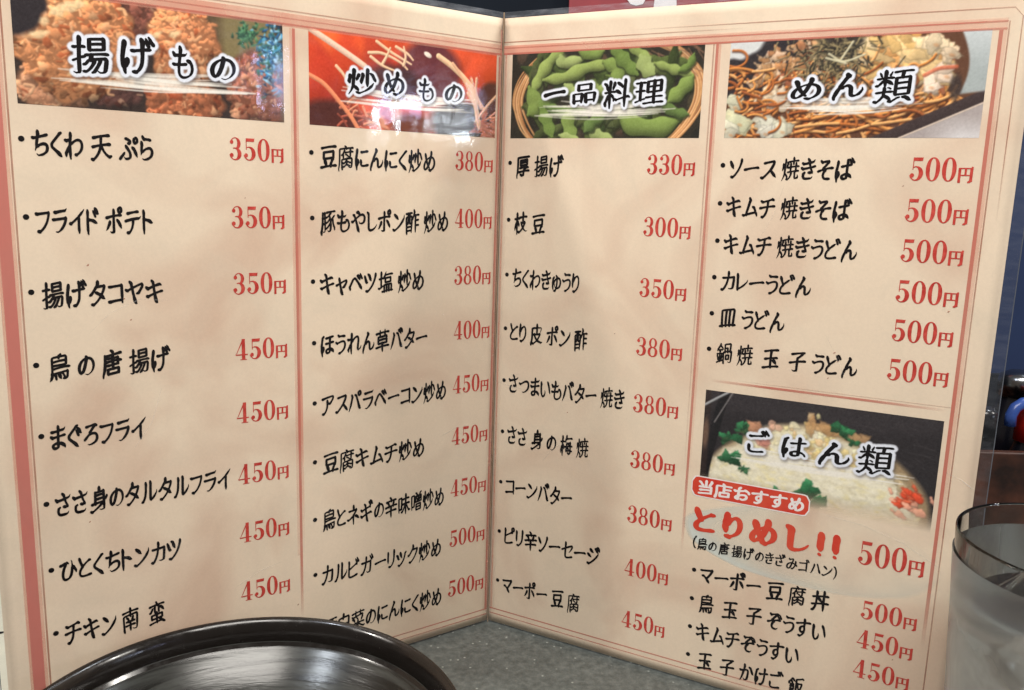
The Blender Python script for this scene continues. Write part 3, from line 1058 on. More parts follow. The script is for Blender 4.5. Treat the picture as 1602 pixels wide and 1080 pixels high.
def paint_stirfry(w, h):
    c = Canvas(w, h, (206, 74, 38)); r = np.random.default_rng(8)
    for i in range(34):
        c.blob(r.random() * w, r.random() * h * .8, r.uniform(30, 90), r.uniform(18, 50), r.random() * 3, [(224, 84, 42), (196, 58, 32), (238, 104, 48), (168, 50, 34)][r.integers(4)], .12, .25, 22, .7, .15)
    c.mask(ell(c, .10 * w, .92 * h, .16 * w, .2 * h, 22), (70, 34, 30), .9)
    c.mask(ell(c, .62 * w, .30 * h, .17 * w, .34 * h, 26), (84, 40, 52), .85)
    c.mask(ell(c, .42 * w, .48 * h, .14 * w, .20 * h, 22), (58, 34, 34), .8)
    c.mask(ell(c, .80 * w, .86 * h, .18 * w, .26 * h, 18), (40, 36, 34), .95)
    c.mask(ell(c, .98 * w, .62 * h, .10 * w, .28 * h, 14), (58, 38, 34), .8)
    c.mask(ell(c, .52 * w, .93 * h, .12 * w, .14 * h, 18), (92, 58, 44), .8)
    sp = (238, 196, 158)
    tp = lambda t: np.clip(1.1 - .5 * t, .3, 1)
    for i in range(70):      # pale shreds in the lower part
        x = r.uniform(.10, .40) * w if i % 3 else r.uniform(.84, 1.0) * w
        y = r.uniform(.72, 1.0) * h; a = r.uniform(-1.2, 1.2); L = r.uniform(18, 52)
        c.line([(x, y), (x + L * .5 * math.cos(a), y + L * .5 * math.sin(a) + r.normal() * 4), (x + L * math.cos(a), y + L * math.sin(a))], r.uniform(2.5, 5), [(206, 120, 92), (224, 150, 116), (184, 92, 70), (150, 74, 58)][r.integers(4)], .25, .45, 1.6, .92)
    S = lambda L: [(a * w, b * h) for a, b in L]
    c.line(S([(-.02, -.02), (.10, .12), (.20, .24), (.27, .33)]), 8.5, (236, 200, 176), .2, .35, 2)
    c.line(S([(.0, .48), (.07, .56), (.14, .72), (.20, .88), (.24, 1.02)]), 6.0, (232, 142, 100), .3, .4, 2)
    for q in ([(.29, .18), (.36, .17), (.45, .24), (.49, .31)], [(.33, .05), (.40, .14), (.46, .20), (.51, .25)], [(.36, .28), (.38, .20), (.40, .10)], [(.43, .08), (.49, .14), (.52, .20)],
              [(.30, .22), (.36, .30), (.44, .35)], [(.47, .27), (.48, .18), (.47, .07)], [(.13, .36), (.17, .46), (.19, .60)]):
        c.line(S(q), 4.4, sp, .25, .4, 1.4, 1, tp)
    c.line(S([(.66, .12), (.74, .22), (.82, .36), (.86, .48), (.88, .66), (.90, .86)]), 8.5, (234, 192, 152), .25, .4, 1.6)
    for q in ([(.74, .18), (.78, .28), (.83, .44), (.87, .62)], [(.85, .33), (.87, .48), (.91, .66)], [(.88, .32), (.88, .5), (.93, .68)], [(1.0, .50), (.95, .62), (.88, .82)], [(.83, .50), (.88, .68), (.90, .9)]):
        c.line(S(q), 4.6, (226, 176, 140), .25, .45, 1.4)
    for i in range(26):
        x = r.uniform(.90, 1.0) * w; y = r.uniform(.82, 1.0) * h
        c.line([(x, y), (x + 22, y + 10), (x + 40, y + r.uniform(0, 22))], 4, (168, 104, 84), .3, .5, 1.4)
    c.blob(.60 * w, .12 * h, 14, 7, .4, (238, 224, 208), .1, .2, 2)
    return c


def paint_edamame(w, h):
    c = Canvas(w, h, (44, 40, 32)); r = np.random.default_rng(9)
    for i in range(60):
        c.blob(r.random() * w, r.random() * h, r.uniform(8, 40), r.uniform(5, 18), r.random() * 3, [(60, 48, 40), (70, 62, 44), (30, 30, 26), (96, 72, 56)][r.integers(4)], .2, .3, 6, .7, .2)
    S = lambda L: [(a * w, b * h) for a, b in L]
    bas = [(196, 142, 92), (214, 164, 112), (168, 112, 70), (226, 180, 130)]
    for i in range(9):
        o = i * 4.2; t = r.uniform(.94, 1.06)
        c.line([(.20 * w - o * .6 + 14, -.08 * h), (.075 * w + o - 10, .26 * h * t), (.010 * w + o, .55 * h), (.045 * w + o, .82 * h * t), (.12 * w + o, 1.06 * h)], 2.4, bas[i % 4], .25, .5, 1.2)
    for i in range(8):
        o = i * 4.4; t = r.uniform(.95, 1.05)
        c.line([(.74 * w + o * 2, -.04 * h), (.88 * w + o, .12 * h * t), (.955 * w + o, .34 * h), (.962 * w + o, .60 * h * t), (.91 * w + o, .84 * h), (.83 * w + o, 1.05 * h)], 2.6, bas[(i + 1) % 4], .25, .5, 1.2)
    for i in range(40):      # dried stalks in the dark
        x = r.uniform(.70, .98) * w; y = r.uniform(0, .35) * h
        c.line([(x, y), (x + r.uniform(15, 40), y + r.uniform(6, 36))], 1.6, (136, 100, 78), .2, .4, 1, .7)

    def pod(pts, wd, col, nb=3):
        wf = lambda t: (np.sin(np.pi * np.clip(t, .02, .98)) ** .45) * (.86 + .16 * np.cos(2 * np.pi * (t * nb - .5)))
        p = S(pts)
        c.line([(x + 2, y + 5) for x, y in p], wd + 2, (34, 40, 22), 0, 0, 4, .7, wf)
        c.line(p, wd, col, .22, .50, 1.6, 1, wf)
        L = np.array(p)
        for k in range(nb):
            t = (k + .5) / nb * (len(L) - 1); i = min(int(t), len(L) - 2); q = L[i] + (L[i + 1] - L[i]) * (t - i)
            c.blob(q[0], q[1] - wd * .15, wd * .75, wd * .55, 0, tuple(min(255, v * 1.10) for v in col), .16, .12, wd * .5, .55)
    G = [(136, 152, 84), (120, 140, 72), (104, 126, 62), (148, 162, 100), (92, 114, 60)]
    pods = [([(.30, -.06), (.22, .10), (.16, .28), (.12, .46)], 17, 0, 3), ([(.10, .40), (.14, .62), (.10, .72)], 22, 1, 2), ([(.18, .52), (.20, .74), (.24, .98)], 20, 2, 3), ([(.27, .05), (.29, .14), (.40, .10)], 16, 3, 2),
            ([(.36, -.02), (.44, .06), (.50, .02)], 16, 1, 2), ([(.18, .32), (.30, .30), (.42, .20), (.56, .17)], 17, 0, 3), ([(.50, .14), (.57, .22), (.58, .38)], 19, 1, 2), ([(.54, -.05), (.60, .12), (.68, .30)], 18, 2, 3),
            ([(.62, -.05), (.68, .06), (.74, .12)], 12, 0, 2), ([(.69, .10), (.72, .22), (.76, .30)], 22, 3, 2), ([(.76, .18), (.86, .26), (.95, .32)], 12, 0, 3), ([(.95, .10), (.93, .22), (.88, .28)], 10, 2, 2),
            ([(.30, .38), (.34, .46), (.40, .48)], 16, 3, 2), ([(.44, .40), (.48, .46), (.54, .44)], 15, 0, 2), ([(.95, .34), (.90, .48), (.84, .60)], 20, 1, 2), ([(.20, .62), (.30, .70), (.42, .68)], 16, 4, 3),
            ([(.32, .68), (.33, .86), (.36, 1.02)], 20, 1, 2), ([(.44, .88), (.50, .98), (.58, 1.05)], 18, 3, 2), ([(.60, .76), (.68, .86), (.80, .88), (.90, .80)], 26, 1, 2), ([(.52, .74), (.46, .82), (.42, .92)], 18, 4, 2),
            ([(.80, .62), (.88, .72), (.94, .74)], 14, 4, 2), ([(.28, .96), (.34, 1.0), (.40, 1.05)], 13, 3, 2)]
    for i in range(46):
        x = r.uniform(.12, .90); y = r.uniform(.05, 1.0); a = r.random() * 3.14; L = r.uniform(.06, .12)
        k = r.uniform(.45, .78)
        pod([(x - L * math.cos(a), y - 2.4 * L * math.sin(a)), (x, y + r.normal() * .04), (x + L * math.cos(a), y + 2.4 * L * math.sin(a))], r.uniform(14, 20), tuple(v * k for v in G[i % 5]), 2 + i % 2)
    for p, wd, g, nb in pods: pod(p, wd * 1.3, G[g], nb)
    c.im = blur(c.im, .7)
    return c


def paint_noodles(w, h):
    c = Canvas(w, h, (96, 62, 44)); r = np.random.default_rng(10)
    # dark plate corner and pale ground at the upper left
    c.mask(ell(c, .0 * w, .14 * h, .30 * w, .46 * h, 10, .03), (46, 40, 44), 1)
    c.mask(ell(c, -.01 * w, -.06 * h, .17 * w, .24 * h, 8, .04), (208, 210, 210), 1)

    def noodle(x, y, a, L, wd, col, bend):
        P = []; t = a
        for k in range(6):
            P.append((x, y)); x += L / 5 * math.cos(t); y += L / 5 * math.sin(t) * .7; t += bend
        c.line([(p, q + wd * 1.1) for p, q in P], wd * 1.1, (60, 30, 20), 0, 0, 3, .55)
        c.line(P, wd, col, .34, .55, 1.2)
    cols = [(202, 130, 66), (218, 150, 84), (184, 108, 54), (228, 170, 108), (160, 90, 48)]
    for i in range(300):
        x = r.uniform(-.03, .86) * w; y = r.uniform(.22, 1.05) * h
        if x > .80 * w and y > .8 * h: continue
        if y < .52 * h and x > .26 * w: continue
        noodle(x, y, r.normal(0, .8), r.uniform(50, 130), r.uniform(2.8, 3.9), cols[r.integers(5)], r.normal(0, .32))
    for i in range(26):      # glistening bundle low in the middle and at the right tip
        x = r.uniform(.30, .62) * w; y = r.uniform(.74, .96) * h
        noodle(x, y, r.normal(-.1, .3), r.uniform(90, 160), 3.6, cols[1 + r.integers(3)], r.normal(-.08, .12))
    for i in range(12):
        noodle(r.uniform(.70, .80) * w, r.uniform(.62, .84) * h, r.normal(-.2, .25), r.uniform(60, 110), 3.6, cols[r.integers(4)], r.normal(-.22, .08))
    # shaved flakes, pork and cabbage over the middle
    tans = [(214, 166, 118), (200, 144, 96), (226, 186, 146), (184, 122, 82), (210, 158, 92), (228, 196, 164), (196, 116, 82)]
    for i in range(300):
        fx = r.uniform(.10, .87); top = .02 + max(0, .30 - fx) * .9; bot = .56 - .12 * math.sin(fx * 7)
        fy = r.uniform(top, bot)
        if fx < .12 and fy < .40: continue
        if fx > .80 and fy > .58: continue
        c.flake(fx * w, fy * h, r.uniform(7, 22), r.uniform(.25, .7), r.random() * 3.14, tuple(np.array(tans[r.integers(7)]) * r.uniform(.80, 1.04)), r, .86)
    for i in range(46):
        fx = r.uniform(.52, .84); fy = r.uniform(.04, .42)
        c.flake(fx * w, fy * h, r.uniform(24, 52), r.uniform(.3, .6), r.normal(.3, .5), [(216, 178, 114), (222, 190, 136), (202, 150, 92), (228, 204, 162)][r.integers(4)], r, .9, 2)
    for fx, fy, s_, col in [(.03, .66, 44, (214, 212, 184)), (.055, .84, 50, (206, 206, 172)), (.02, .95, 34, (222, 218, 196)), (.175, .52, 42, (226, 206, 176)), (.22, .62, 36, (232, 214, 190)),
                            (.19, .86, 46, (216, 214, 196)), (.24, .92, 42, (208, 206, 184)), (.17, .94, 30, (226, 222, 206)), (.85, .40, 46, (238, 214, 190)), (.80, .50, 40, (236, 216, 196)), (.86, .20, 34, (232, 208, 176)), (.80, .10, 40, (236, 214, 178))]:
        for k in range(4):
            c.flake((fx + r.normal() * .012) * w, (fy + r.normal() * .03) * h, s_ * r.uniform(.5, 1), r.uniform(.35, .7), r.normal(0, .8), tuple(np.array(col) * r.uniform(.84, 1.06)), r, .9, 2, .2)
        c.blob((fx + .01) * w, (fy + .02) * h, 7, 4, .4, (196, 132, 84), .1, .2, 4, .5)
    c.line([(.78 * w, .40 * h), (.83 * w, .34 * h), (.89 * w, .33 * h)], 5, (196, 96, 66), .2, .4, 3, .8)
    c.flake(.745 * w, .62 * h, 17, .6, .3, (190, 56, 46), r, .95, 2)
    c.flake(.73 * w, .55 * h, 12, .6, 1.3, (160, 44, 40), r, .95, 2)
    for i in range(70):      # strands lying over the toppings
        noodle(r.uniform(.0, .34) * w if i % 2 else r.uniform(.30, .74) * w, r.uniform(.30, .80) * h, r.normal(-.3, .8), r.uniform(40, 90), 3.1, cols[r.integers(5)], r.normal(0, .4))
    # shredded seaweed
    c.mask(ell(c, .455 * w, .08 * h, .075 * w, .17 * h, 10, .12), (46, 42, 38), .9)
    for i in range(330):
        x = r.normal(.43, .075) * w; y = r.normal(.20, .15) * h; a = r.random() * 3.14; L = r.uniform(10, 34)
        c.line([(x, y), (x + L * .5 * math.cos(a) + r.normal() * 3, y + L * .5 * math.sin(a)), (x + L * math.cos(a), y + L * math.sin(a))], r.uniform(1.3, 2.6), [(52, 48, 40), (84, 76, 58), (126, 112, 84), (36, 34, 30), (150, 134, 96)][r.integers(5)], .3, .4, 1.2, .9)
    S = lambda L: [(a * w, b * h) for a, b in L]
    for q in ([(.41, .16), (.47, .24), (.55, .18)], [(.50, .05), (.46, .22)], [(.40, .20), (.48, .26)]):
        c.line(S(q), 2.6, (204, 196, 164), .2, .3, 1.2)
    # rim of the black plate, its lit edge, and the pale ground on the right
    ex = lambda t: (.60 + .44 * t, 1.08 - .50 * t)
    c.line(S([ex(0), ex(.5), ex(1.0)]), 20, (60, 48, 48), .1, .2, 3)
    q = np.clip((c.Y - (1.12 - (c.X / w - .60) / .44 * .50) * h) / 3, 0, 1) * (c.X > .58 * w)
    c.mask(q, (168, 158, 156)); c.mask(q * np.clip((c.Y / h - .78) * 4, 0, 1) * np.clip((c.X / w - .8) * 8, 0, 1), (228, 228, 230), .8)
    c.line(S([(.64, 1.08), (.82, .875), (1.03, .635)]), 2.2, (216, 198, 182), .2, .3, 1.4)
    edge = .885 + .045 * np.sin(c.Y / h * 4.2 + .2)
    q = np.clip((c.X / w - edge) * w / 5, 0, 1) * np.clip(((.60 - (c.X / w - .90) * .3) - c.Y / h) * h / 6, 0, 1)
    c.mask(q, (164, 172, 172)); c.mask(q * np.clip(.38 - c.Y / h, 0, 1) * 2.2, (206, 212, 214), .9)
    c.mask(ell(c, .895 * w, .52 * h, .022 * w, .12 * h, 8), (58, 48, 46), .85)
    c.im = blur(c.im, .9)
    return c


def paint_porridge(w, h):
    c = Canvas(w, h, (42, 38, 41)); r = np.random.default_rng(12)
    for i in range(26):
        x = r.uniform(.5, .95) * w; y = r.uniform(.05, .4) * h
        c.line([(x, y), (x + r.uniform(20, 70), y + r.uniform(4, 18))], .9, (92, 86, 88), 0, 0, 2, .35)
    c.mask(ell(c, .50 * w, -.1 * h, .7 * w, .3 * h, 30), (58, 53, 56), .6)
    rice = ell(c, .50 * w, 1.00 * h, .50 * w, .80 * h, 14, .012, 1)
    c.mask(rice, (158, 136, 104), 1)
    inner = ell(c, .47 * w, 1.06 * h, .46 * w, .82 * h, 30, .02, 1)
    c.mask(inner, (232, 226, 202), 1)
    for i in range(2600):
        a = r.random() * 6.28; q = math.sqrt(r.random())
        x = (.48 + .47 * q * math.cos(a)) * w; y = (1.02 + .76 * q * math.sin(a)) * h
        if y > h or y < 0: continue
        t = r.random()
        col = (240, 234, 214) if t < .4 else (228, 220, 190) if t < .7 else (236, 222, 160) if t < .84 else (206, 196, 166)
        c.blob(x, y, r.uniform(6, 15), r.uniform(3, 6), r.normal(.1, .5), col, .06, .12, 4.5, .38, .15)
    for i in range(80):
        x = r.normal(.50, .085) * w; y = r.normal(.38, .10) * h
        c.flake(x, y, r.uniform(8, 17), r.uniform(.5, .9), r.random() * 3, [(242, 228, 168), (234, 210, 140), (248, 240, 204), (236, 200, 150)][r.integers(4)], r, .75, 3, .2)
    for fx, fy, rx, ry, col in [(.24, .30, 34, 11, (206, 150, 116)), (.31, .27, 17, 22, (222, 176, 150)), (.285, .42, 22, 22, (232, 158, 140)), (.55, .22, 44, 9, (200, 156, 106)), (.86, .62, 22, 36, (196, 176, 140)), (.66, .26, 26, 12, (176, 140, 100))]:
        for k in range(5):
            c.flake(fx * w + r.normal() * rx * .4, fy * h + r.normal() * ry * .4, rx * .7, min(1, ry / rx + .3), r.random() * 3, tuple(np.array(col) * r.uniform(.88, 1.06)), r, .75, 4, .2)

    def herb(fx, fy, s_, n):
        for k in range(n):
            a = r.random() * 6.28; d = s_ * r.uniform(.1, .75)
            x = fx * w + d * math.cos(a) * 1.3; y = fy * h + d * math.sin(a) * .7
            g = r.uniform(.7, 1.35)
            c.blob(x + 2, y + 4, s_ * .5, s_ * .26, a, (96, 104, 70), 0, 0, 5, .35)
            c.flake(x, y, s_ * r.uniform(.42, .7), r.uniform(.45, .8), a, (40 * g, 98 * g, 62 * g), r, .93, 2, .35)
    for q in [(.13, .42, 30, 8), (.18, .33, 26, 8), (.14, .64, 30, 9), (.20, .70, 18, 4), (.615, .20, 24, 8), (.66, .30, 18, 5), (.47, .82, 34, 10), (.53, .90, 28, 7), (.35, .88, 20, 5)]:
        herb(*q)
    for i in range(34):
        c.flake(r.normal(.90, .035) * w, r.normal(.74, .055) * h, r.uniform(9, 22), r.uniform(.3, .7), r.normal(.4, .5), [(226, 78, 46), (238, 116, 78), (246, 176, 148), (214, 92, 60)][r.integers(4)], r, .9, 2.5, .25)
    c.line([(.09 * w, 0), (.055 * w, .35 * h), (.02 * w, .80 * h), (.03 * w, 1.0 * h)], 14, (24, 22, 25), .3, .2, 2)
    c.mask(ell(c, .0 * w, .45 * h, .03 * w, .9 * h, 6), (48, 38, 36), .9)
    c.line([(-.01 * w, .16 * h), (.06 * w, .06 * h), (.12 * w, -.02 * h)], 3.5, (160, 162, 164), .2, .3, 2)
    c.line([(.13 * w, -.02 * h), (.09 * w, .14 * h), (.05 * w, .30 * h)], 2, (120, 116, 116), .2, .3, 2)
    c.mask(ell(c, .012 * w, .42 * h, .014 * w, .14 * h, 6), (120, 92, 74), .8)
    c.im = blur(c.im, 1.0)
    return c


def poly_mask(c, loops, fx, fy):
    m = np.zeros((c.h, c.w), bool)
    for q in loops:
        x = fx(q[:, 0]); y = fy(q[:, 1])
        w = c.win(x.min() - 1, y.min() - 1, x.max() + 1, y.max() + 1)
        if not w: continue
        X, Y = c.X[w] + .5, c.Y[w] + .5
        mm = np.zeros(X.shape, bool)
        for i in range(len(q)):
            x1, y1 = x[i], y[i]; x2, y2 = x[(i + 1) % len(q)], y[(i + 1) % len(q)]
            if y1 == y2: continue
            mm ^= ((Y >= min(y1, y2)) & (Y < max(y1, y2))) & (X < (x2 - x1) * (Y - y1) / (y2 - y1) + x1)
        m[w] ^= mm
    return m.astype(float)


def dilate(m, r):
    k = int(r); out = m.copy()
    Y, X = np.mgrid[-k:k + 1, -k:k + 1]
    h, w = m.shape
    P = np.pad(m, k)
    for dy, dx in zip(*np.nonzero(X * X + Y * Y <= r * r)):
        if (dy - k) ** 2 + (dx - k) ** 2 < (r - 1.6) ** 2 and (dy + dx) % 3: continue
        out = np.maximum(out, P[dy:dy + h, dx:dx + w])
    return out


def dish_photo(side, parent, x0, x1, v0, v1, painter, heading, label, seed, fade=False):
    w, h = int((x1 - x0) * PX), int((v1 - v0) * PX)
    c = painter(w, h)
    # white brush flourish under the heading, its shadow, the white halo round the letters
    r = np.random.default_rng(seed)
    hx0 = (heading[2][0][0] - x0) * PX; hx1 = (heading[2][-1][1] - x0) * PX
    hy = (v1 - min(b[2] for b in heading[2])) * PX
    for i in range(13):
        a = hx0 + r.uniform(-.12, .28) * (hx1 - hx0); b = hx1 - r.uniform(-.14, .26) * (hx1 - hx0)
        y = hy - 16 + i * 3.0 + r.normal() * 1.5
        tl = r.normal() * 5
        c.line([(a, y + tl), ((a + b) / 2, y + 3 + r.normal() * 2), (b, y - tl * .8 - 4)], r.uniform(1.4, 5.0), (236, 232, 222), 0, 0, 1.5, r.uniform(.5, .95), lambda t: np.sin(np.pi * np.clip(t, .03, .97)) ** .5)
    M = np.zeros((h, w))
    for ch, (a, b, lo_v, hi_v) in zip(heading[1], heading[2]):
        G = GLYPHS['h' + ch]; A = np.vstack(G); lo = A.min(0); hi = A.max(0)
        if ch == '一': lo_v, hi_v = lo_v, hi_v
        M = np.maximum(M, poly_mask(c, G, lambda q: (a + (q - lo[0]) / (hi[0] - lo[0]) * (b - a) - x0) * PX, lambda q: (v1 - (lo_v + (q - lo[1]) / (hi[1] - lo[1]) * (hi_v - lo_v))) * PX))
    D = dilate(M, 8.2)
    sh = blur(np.roll(D, (5, 3), (0, 1)), 4.0)
    c.mask(sh, (40, 34, 40), .55)
    c.mask(np.clip(blur(D, .9), 0, 1), (226, 231, 242), 1)
    c.im += 0.0
    c.grain(.012, seed)
    img = lin(np.clip(c.im * 1.02 + .01, 0, 1)) * 0.95 + 0.006
    nx, nv = int((x1 - x0) * 3.6), int((v1 - v0) * 3.6)
    img = blur(img, PX / 3.6 * .36)
    gx = np.linspace(0, w - 1, nx + 1); gy = np.linspace(h - 1, 0, nv + 1)
    ix = np.clip(gx.astype(int), 0, w - 2); fx = (gx - ix)[None, :, None]
    iy = np.clip(gy.astype(int), 0, h - 2); fy = (gy - iy)[:, None, None]
    C = (img[iy][:, ix] * (1 - fx) * (1 - fy) + img[iy][:, ix + 1] * fx * (1 - fy) + img[iy + 1][:, ix] * (1 - fx) * fy + img[iy + 1][:, ix + 1] * fx * fy)
    if fade:
        ink = lambda i, j: min(1.0, max(0.0, (j - .01) / .20))
    else:
        ink = lambda i, j: 1.0
    o = sheet("dish_photo", side, x0, x1, v0, v1, 0.06, PHOTO, parent, nx, nv, ink)
    at = o.data.attributes.new('print', 'FLOAT_COLOR', 'POINT')
    rgba = np.ones((C.shape[0] * C.shape[1], 4), np.float32); rgba[:, :3] = C.reshape(-1, 3)
    at.data.foreach_set('color', rgba.ravel())
    o['label'] = label
    boxes = [('h' + ch, a, b, l, u) for ch, (a, b, l, u) in zip(heading[1], heading[2])]
    lettering("heading", side, boxes, 0.13, INK_BLACK, parent, "heading in black brush lettering with white outline reading " + heading[1])
    return o


# ------------------------------------------------------------------ table
bm = bmesh.new()
T = mesh_obj("table_top", [(-0.9, -0.62, 0), (0.9, -0.62, 0), (0.9, 0.16, 0), (-0.9, 0.16, 0), (-0.9, -0.62, -0.03), (0.9, -0.62, -0.03), (0.9, 0.16, -0.03), (-0.9, 0.16, -0.03)],
             [(0, 1, 2, 3), (7, 6, 5, 4), (0, 4, 5, 1), (1, 5, 6, 2), (2, 6, 7, 3), (3, 7, 4, 0)], TABLE)
bm.free()
tag(T, kind='structure')

# ------------------------------------------------------------------ the menu booklet
menu = tag(empty("menu_booklet"), "open laminated menu of two cream pages with brush lettering, standing upright on the grey table", "menu")
PAGES = {}
for side, lab in (('L', "left page with fried and stir-fried dishes"), ('R', "right page with small plates, noodles and rice dishes")):
    s = -1 if side == 'L' else 1
    pg = sheet("page", side, s * 0.5, s * (212 if side == 'L' else 210), 1.2, 297, 0.0, PAPER, menu, 53, 74)
    so = pg.modifiers.new("thickness", 'SOLIDIFY'); so.thickness = 0.00025; so.offset = -1
    pg['label'] = lab
    PAGES[side] = pg


def const(a): return lambda i, j: a
def fadeu(lo, hi, e=.08): return lambda i, j: max(0.0, min(1.0, min(i / e if lo else 1, (1 - i) / e if hi else 1)))
def fadev(lo, hi, e=.08): return lambda i, j: max(0.0, min(1.0, min(j / e if lo else 1, (1 - j) / e if hi else 1)))


def rule(side, x0, x1, v0, v1, mat, ink=None, off=0.09, nx=None, nv=None):
    w, h = abs(x1 - x0), abs(v1 - v0)
    return sheet("border_line", side, x0, x1, v0, v1, off, mat, PAGES[side], nx or (max(2, int(w / 3)) if w > h else 1), nv or (max(2, int(h / 3)) if h > w else 1), ink or const(1.0))


L_, R_ = PAGES['L'], PAGES['R']
# left page frame
rule('L', -203.9, -200.0, 3, 280.2, WASH_BAND)
rule('L', -204.8, -203.9, 3, 280.2, WASH_PINK, const(.7))
rule('L', -200.0, -198.9, 3, 280.2, WASH_PINK, const(.55))
rule('L', -198.6, -198.0, 3, 280.2, WASH_BROWN, const(.8))
rule('L', -204.8, -0.9, 280.3, 285.4, WASH_PINK, lambda i, j: .95 - .45 * i)
rule('L', -204.8, -0.9, 280.9, 281.6, WASH_RED, const(.75), .11)
rule('L', -204.8, -0.9, 283.2, 283.7, WASH_RED, const(.5), .11)
rule('L', -204.8, -0.9, 286.1, 286.6, WASH_BROWN, const(.65))
rule('L', -99.9, -98.7, 30, 280, WASH_RED, fadev(True, False, .12))
rule('L', -98.7, -97.7, 60, 280, WASH_PINK, fadev(True, True, .3))
rule('L', -101.0, -100.0, 60, 280, WASH_PINK, lambda i, j: .35)
rule('L', -2.3, -1.5, 8, 280, WASH_RED, const(.85))
rule('L', -1.5, -0.6, 8, 292, WASH_PINK, const(.75))
rule('L', -203, -0.9, 7.3, 7.9, WASH_RED, const(.85))
rule('L', -203, -0.9, 4.6, 5.1, WASH_RED, const(.75))
# right page frame
rule('R', 0.6, 201.0, 281.0, 285.0, WASH_PINK, lambda i, j: .95 - .55 * min(1, i * 1.6))
rule('R', 0.6, 201.0, 281.0, 281.8, WASH_RED, lambda i, j: .85 - .2 * i, .11)
rule('R', 0.6, 201.0, 283.6, 284.2, WASH_RED, lambda i, j: .45 + .3 * i, .11)
rule('R', 0.6, 110, 286.3, 286.7, WASH_BROWN, fadeu(False, True, .5))
rule('R', 60, 202.6, 288.2, 288.6, WASH_BROWN, lambda i, j: .7 * min(1, i / .4))
rule('R', 205.1, 205.5, 214, 285.4, WASH_BROWN, lambda i, j: .7 * min(1, j / .4))
# clipped corner of the outer hairline
V = [page_point('R', 202.6, 288.2, .09), page_point('R', 205.1, 285.4, .09), page_point('R', 205.5, 285.4, .09), page_point('R', 202.6, 288.6, .09)]
o = mesh_obj("border_line", V, [(0, 1, 2, 3)], WASH_BROWN, R_); at = o.data.attributes.new('ink', 'FLOAT', 'POINT'); at.data.foreach_set('value', [.7] * 4)
rule('R', 1.4, 2.2, 8, 281, WASH_PINK, const(.7))
rule('R', 98.4, 99.5, 62, 281, WASH_RED, lambda i, j: .8 * min(1, j / .15))
rule('R', 97.2, 97.8, 100, 281, WASH_BROWN, lambda i, j: .45 * min(1, j / .4))
rule('R', 99.5, 100.5, 100, 281, WASH_PINK, lambda i, j: .45 * min(1, j / .3))
rule('R', 198.5, 199.8, 44, 281, WASH_RED, lambda i, j: min(1, j / .12))
rule('R', 199.8, 201.0, 70, 281, WASH_PINK, lambda i, j: .4 * min(1, j / .3))
rule('R', 201.2, 201.7, 4, 284, WASH_BROWN, const(.75))
rule('R', 106, 198, 141.8, 142.8, WASH_RED, lambda i, j: .85 * max(0, min(1, i / .25, (1 - i) / .35)))
rule('R', 112, 198.4, 143.4, 143.7, WASH_BROWN, lambda i, j: .4 * max(0, min(1, i / .4)))
rule('R', 0.9, 203, 8.1, 8.7, WASH_RED, lambda i, j: .9 - .5 * i)
rule('R', 0.9, 203, 5.5, 6.0, WASH_RED, lambda i, j: .8 - .5 * i)

# photographs
HD = HEADINGS
dish_photo('L', L_, -195.3, -103.7, 243.9, 281.3, paint_fried, HD[0], "printed photo of golden fried chicken pieces with a green garnish", 21)
dish_photo('L', L_, -93.2, -3.4, 243.8, 281.3, paint_stirfry, HD[1], "printed photo of red stir-fry with pale bean sprouts", 22)
dish_photo('R', R_, 5.1, 93.9, 243.9, 281.5, paint_edamame, HD[2], "printed photo of green soybean pods in a woven basket", 23)
dish_photo('R', R_, 104.4, 196.4, 243.9, 281.3, paint_noodles, HD[3], "printed photo of fried noodles with cabbage and seaweed", 24)
dish_photo('R', R_, 104.6, 196.8, 92.0, 138.0, paint_porridge, HD[4], "printed photo of rice porridge with herbs in a black pot", 25, True)


# pale brushed ellipse behind the recommended dish
def ellipse_wash():
    V, F, A = [], [], []
    cx, cv, rx, rv = 151.0, 75.0, 51.5, 17.0
    rings = [0.0, .5, .72, .86, .93, .965, 1.0, 1.02]
    seg = 96
    for q, rr in enumerate(rings):
        for i in range(seg):
            a = 2 * math.pi * i / seg
            k = rr * (1 + .012 * math.sin(5 * a) + .008 * math.sin(9 * a + 1))
            V.append(page_point('R', cx + rx * k * math.cos(a), cv + rv * k * math.sin(a) * (1 + .06 * math.cos(a)), .03))
            left = max(0.0, -math.cos(a)) ; low = max(0.0, -math.sin(a))
            base = [.16, .24, .42, .70, .90, .95, .45, 0][q]
            w = .06 + .80 * left + .48 * low
            A.append(min(1, base * min(1.1, w)))
    for q in range(len(rings) - 1):
        for i in range(seg):
            j = (i + 1) % seg
            F.append((q * seg + i, q * seg + j, (q + 1) * seg + j, (q + 1) * seg + i))
    o = mesh_obj("brushed_ellipse", V, F, WASH_WHITE, R_)
    at = o.data.attributes.new('ink', 'FLOAT', 'POINT'); at.data.foreach_set('value', A)


ellipse_wash()


# red rounded badge
def badge(x0, x1, v0, v1, rad, off, mat):
    V, F = [], []
    n = 40
    for i in range(n + 1):
        x = x0 + (x1 - x0) * i / n
        d = min(x - x0, x1 - x)
        ins = rad - math.sqrt(max(0, rad * rad - (rad - d) ** 2)) if d < rad else 0
        V += [page_point('R', x, v0 + ins, off), page_point('R', x, v1 - ins, off)]
    for i in range(n): F.append((2 * i, 2 * i + 2, 2 * i + 3, 2 * i + 1))
    return mesh_obj("badge", V, F, mat, R_)


badge(101.2, 151.4, 89.4, 99.0, 2.6, .075, INK_WHITE)
badge(101.7, 150.9, 89.9, 98.5, 2.4, .10, INK_BRIGHT)['label'] = "red rounded badge behind the white lettering"

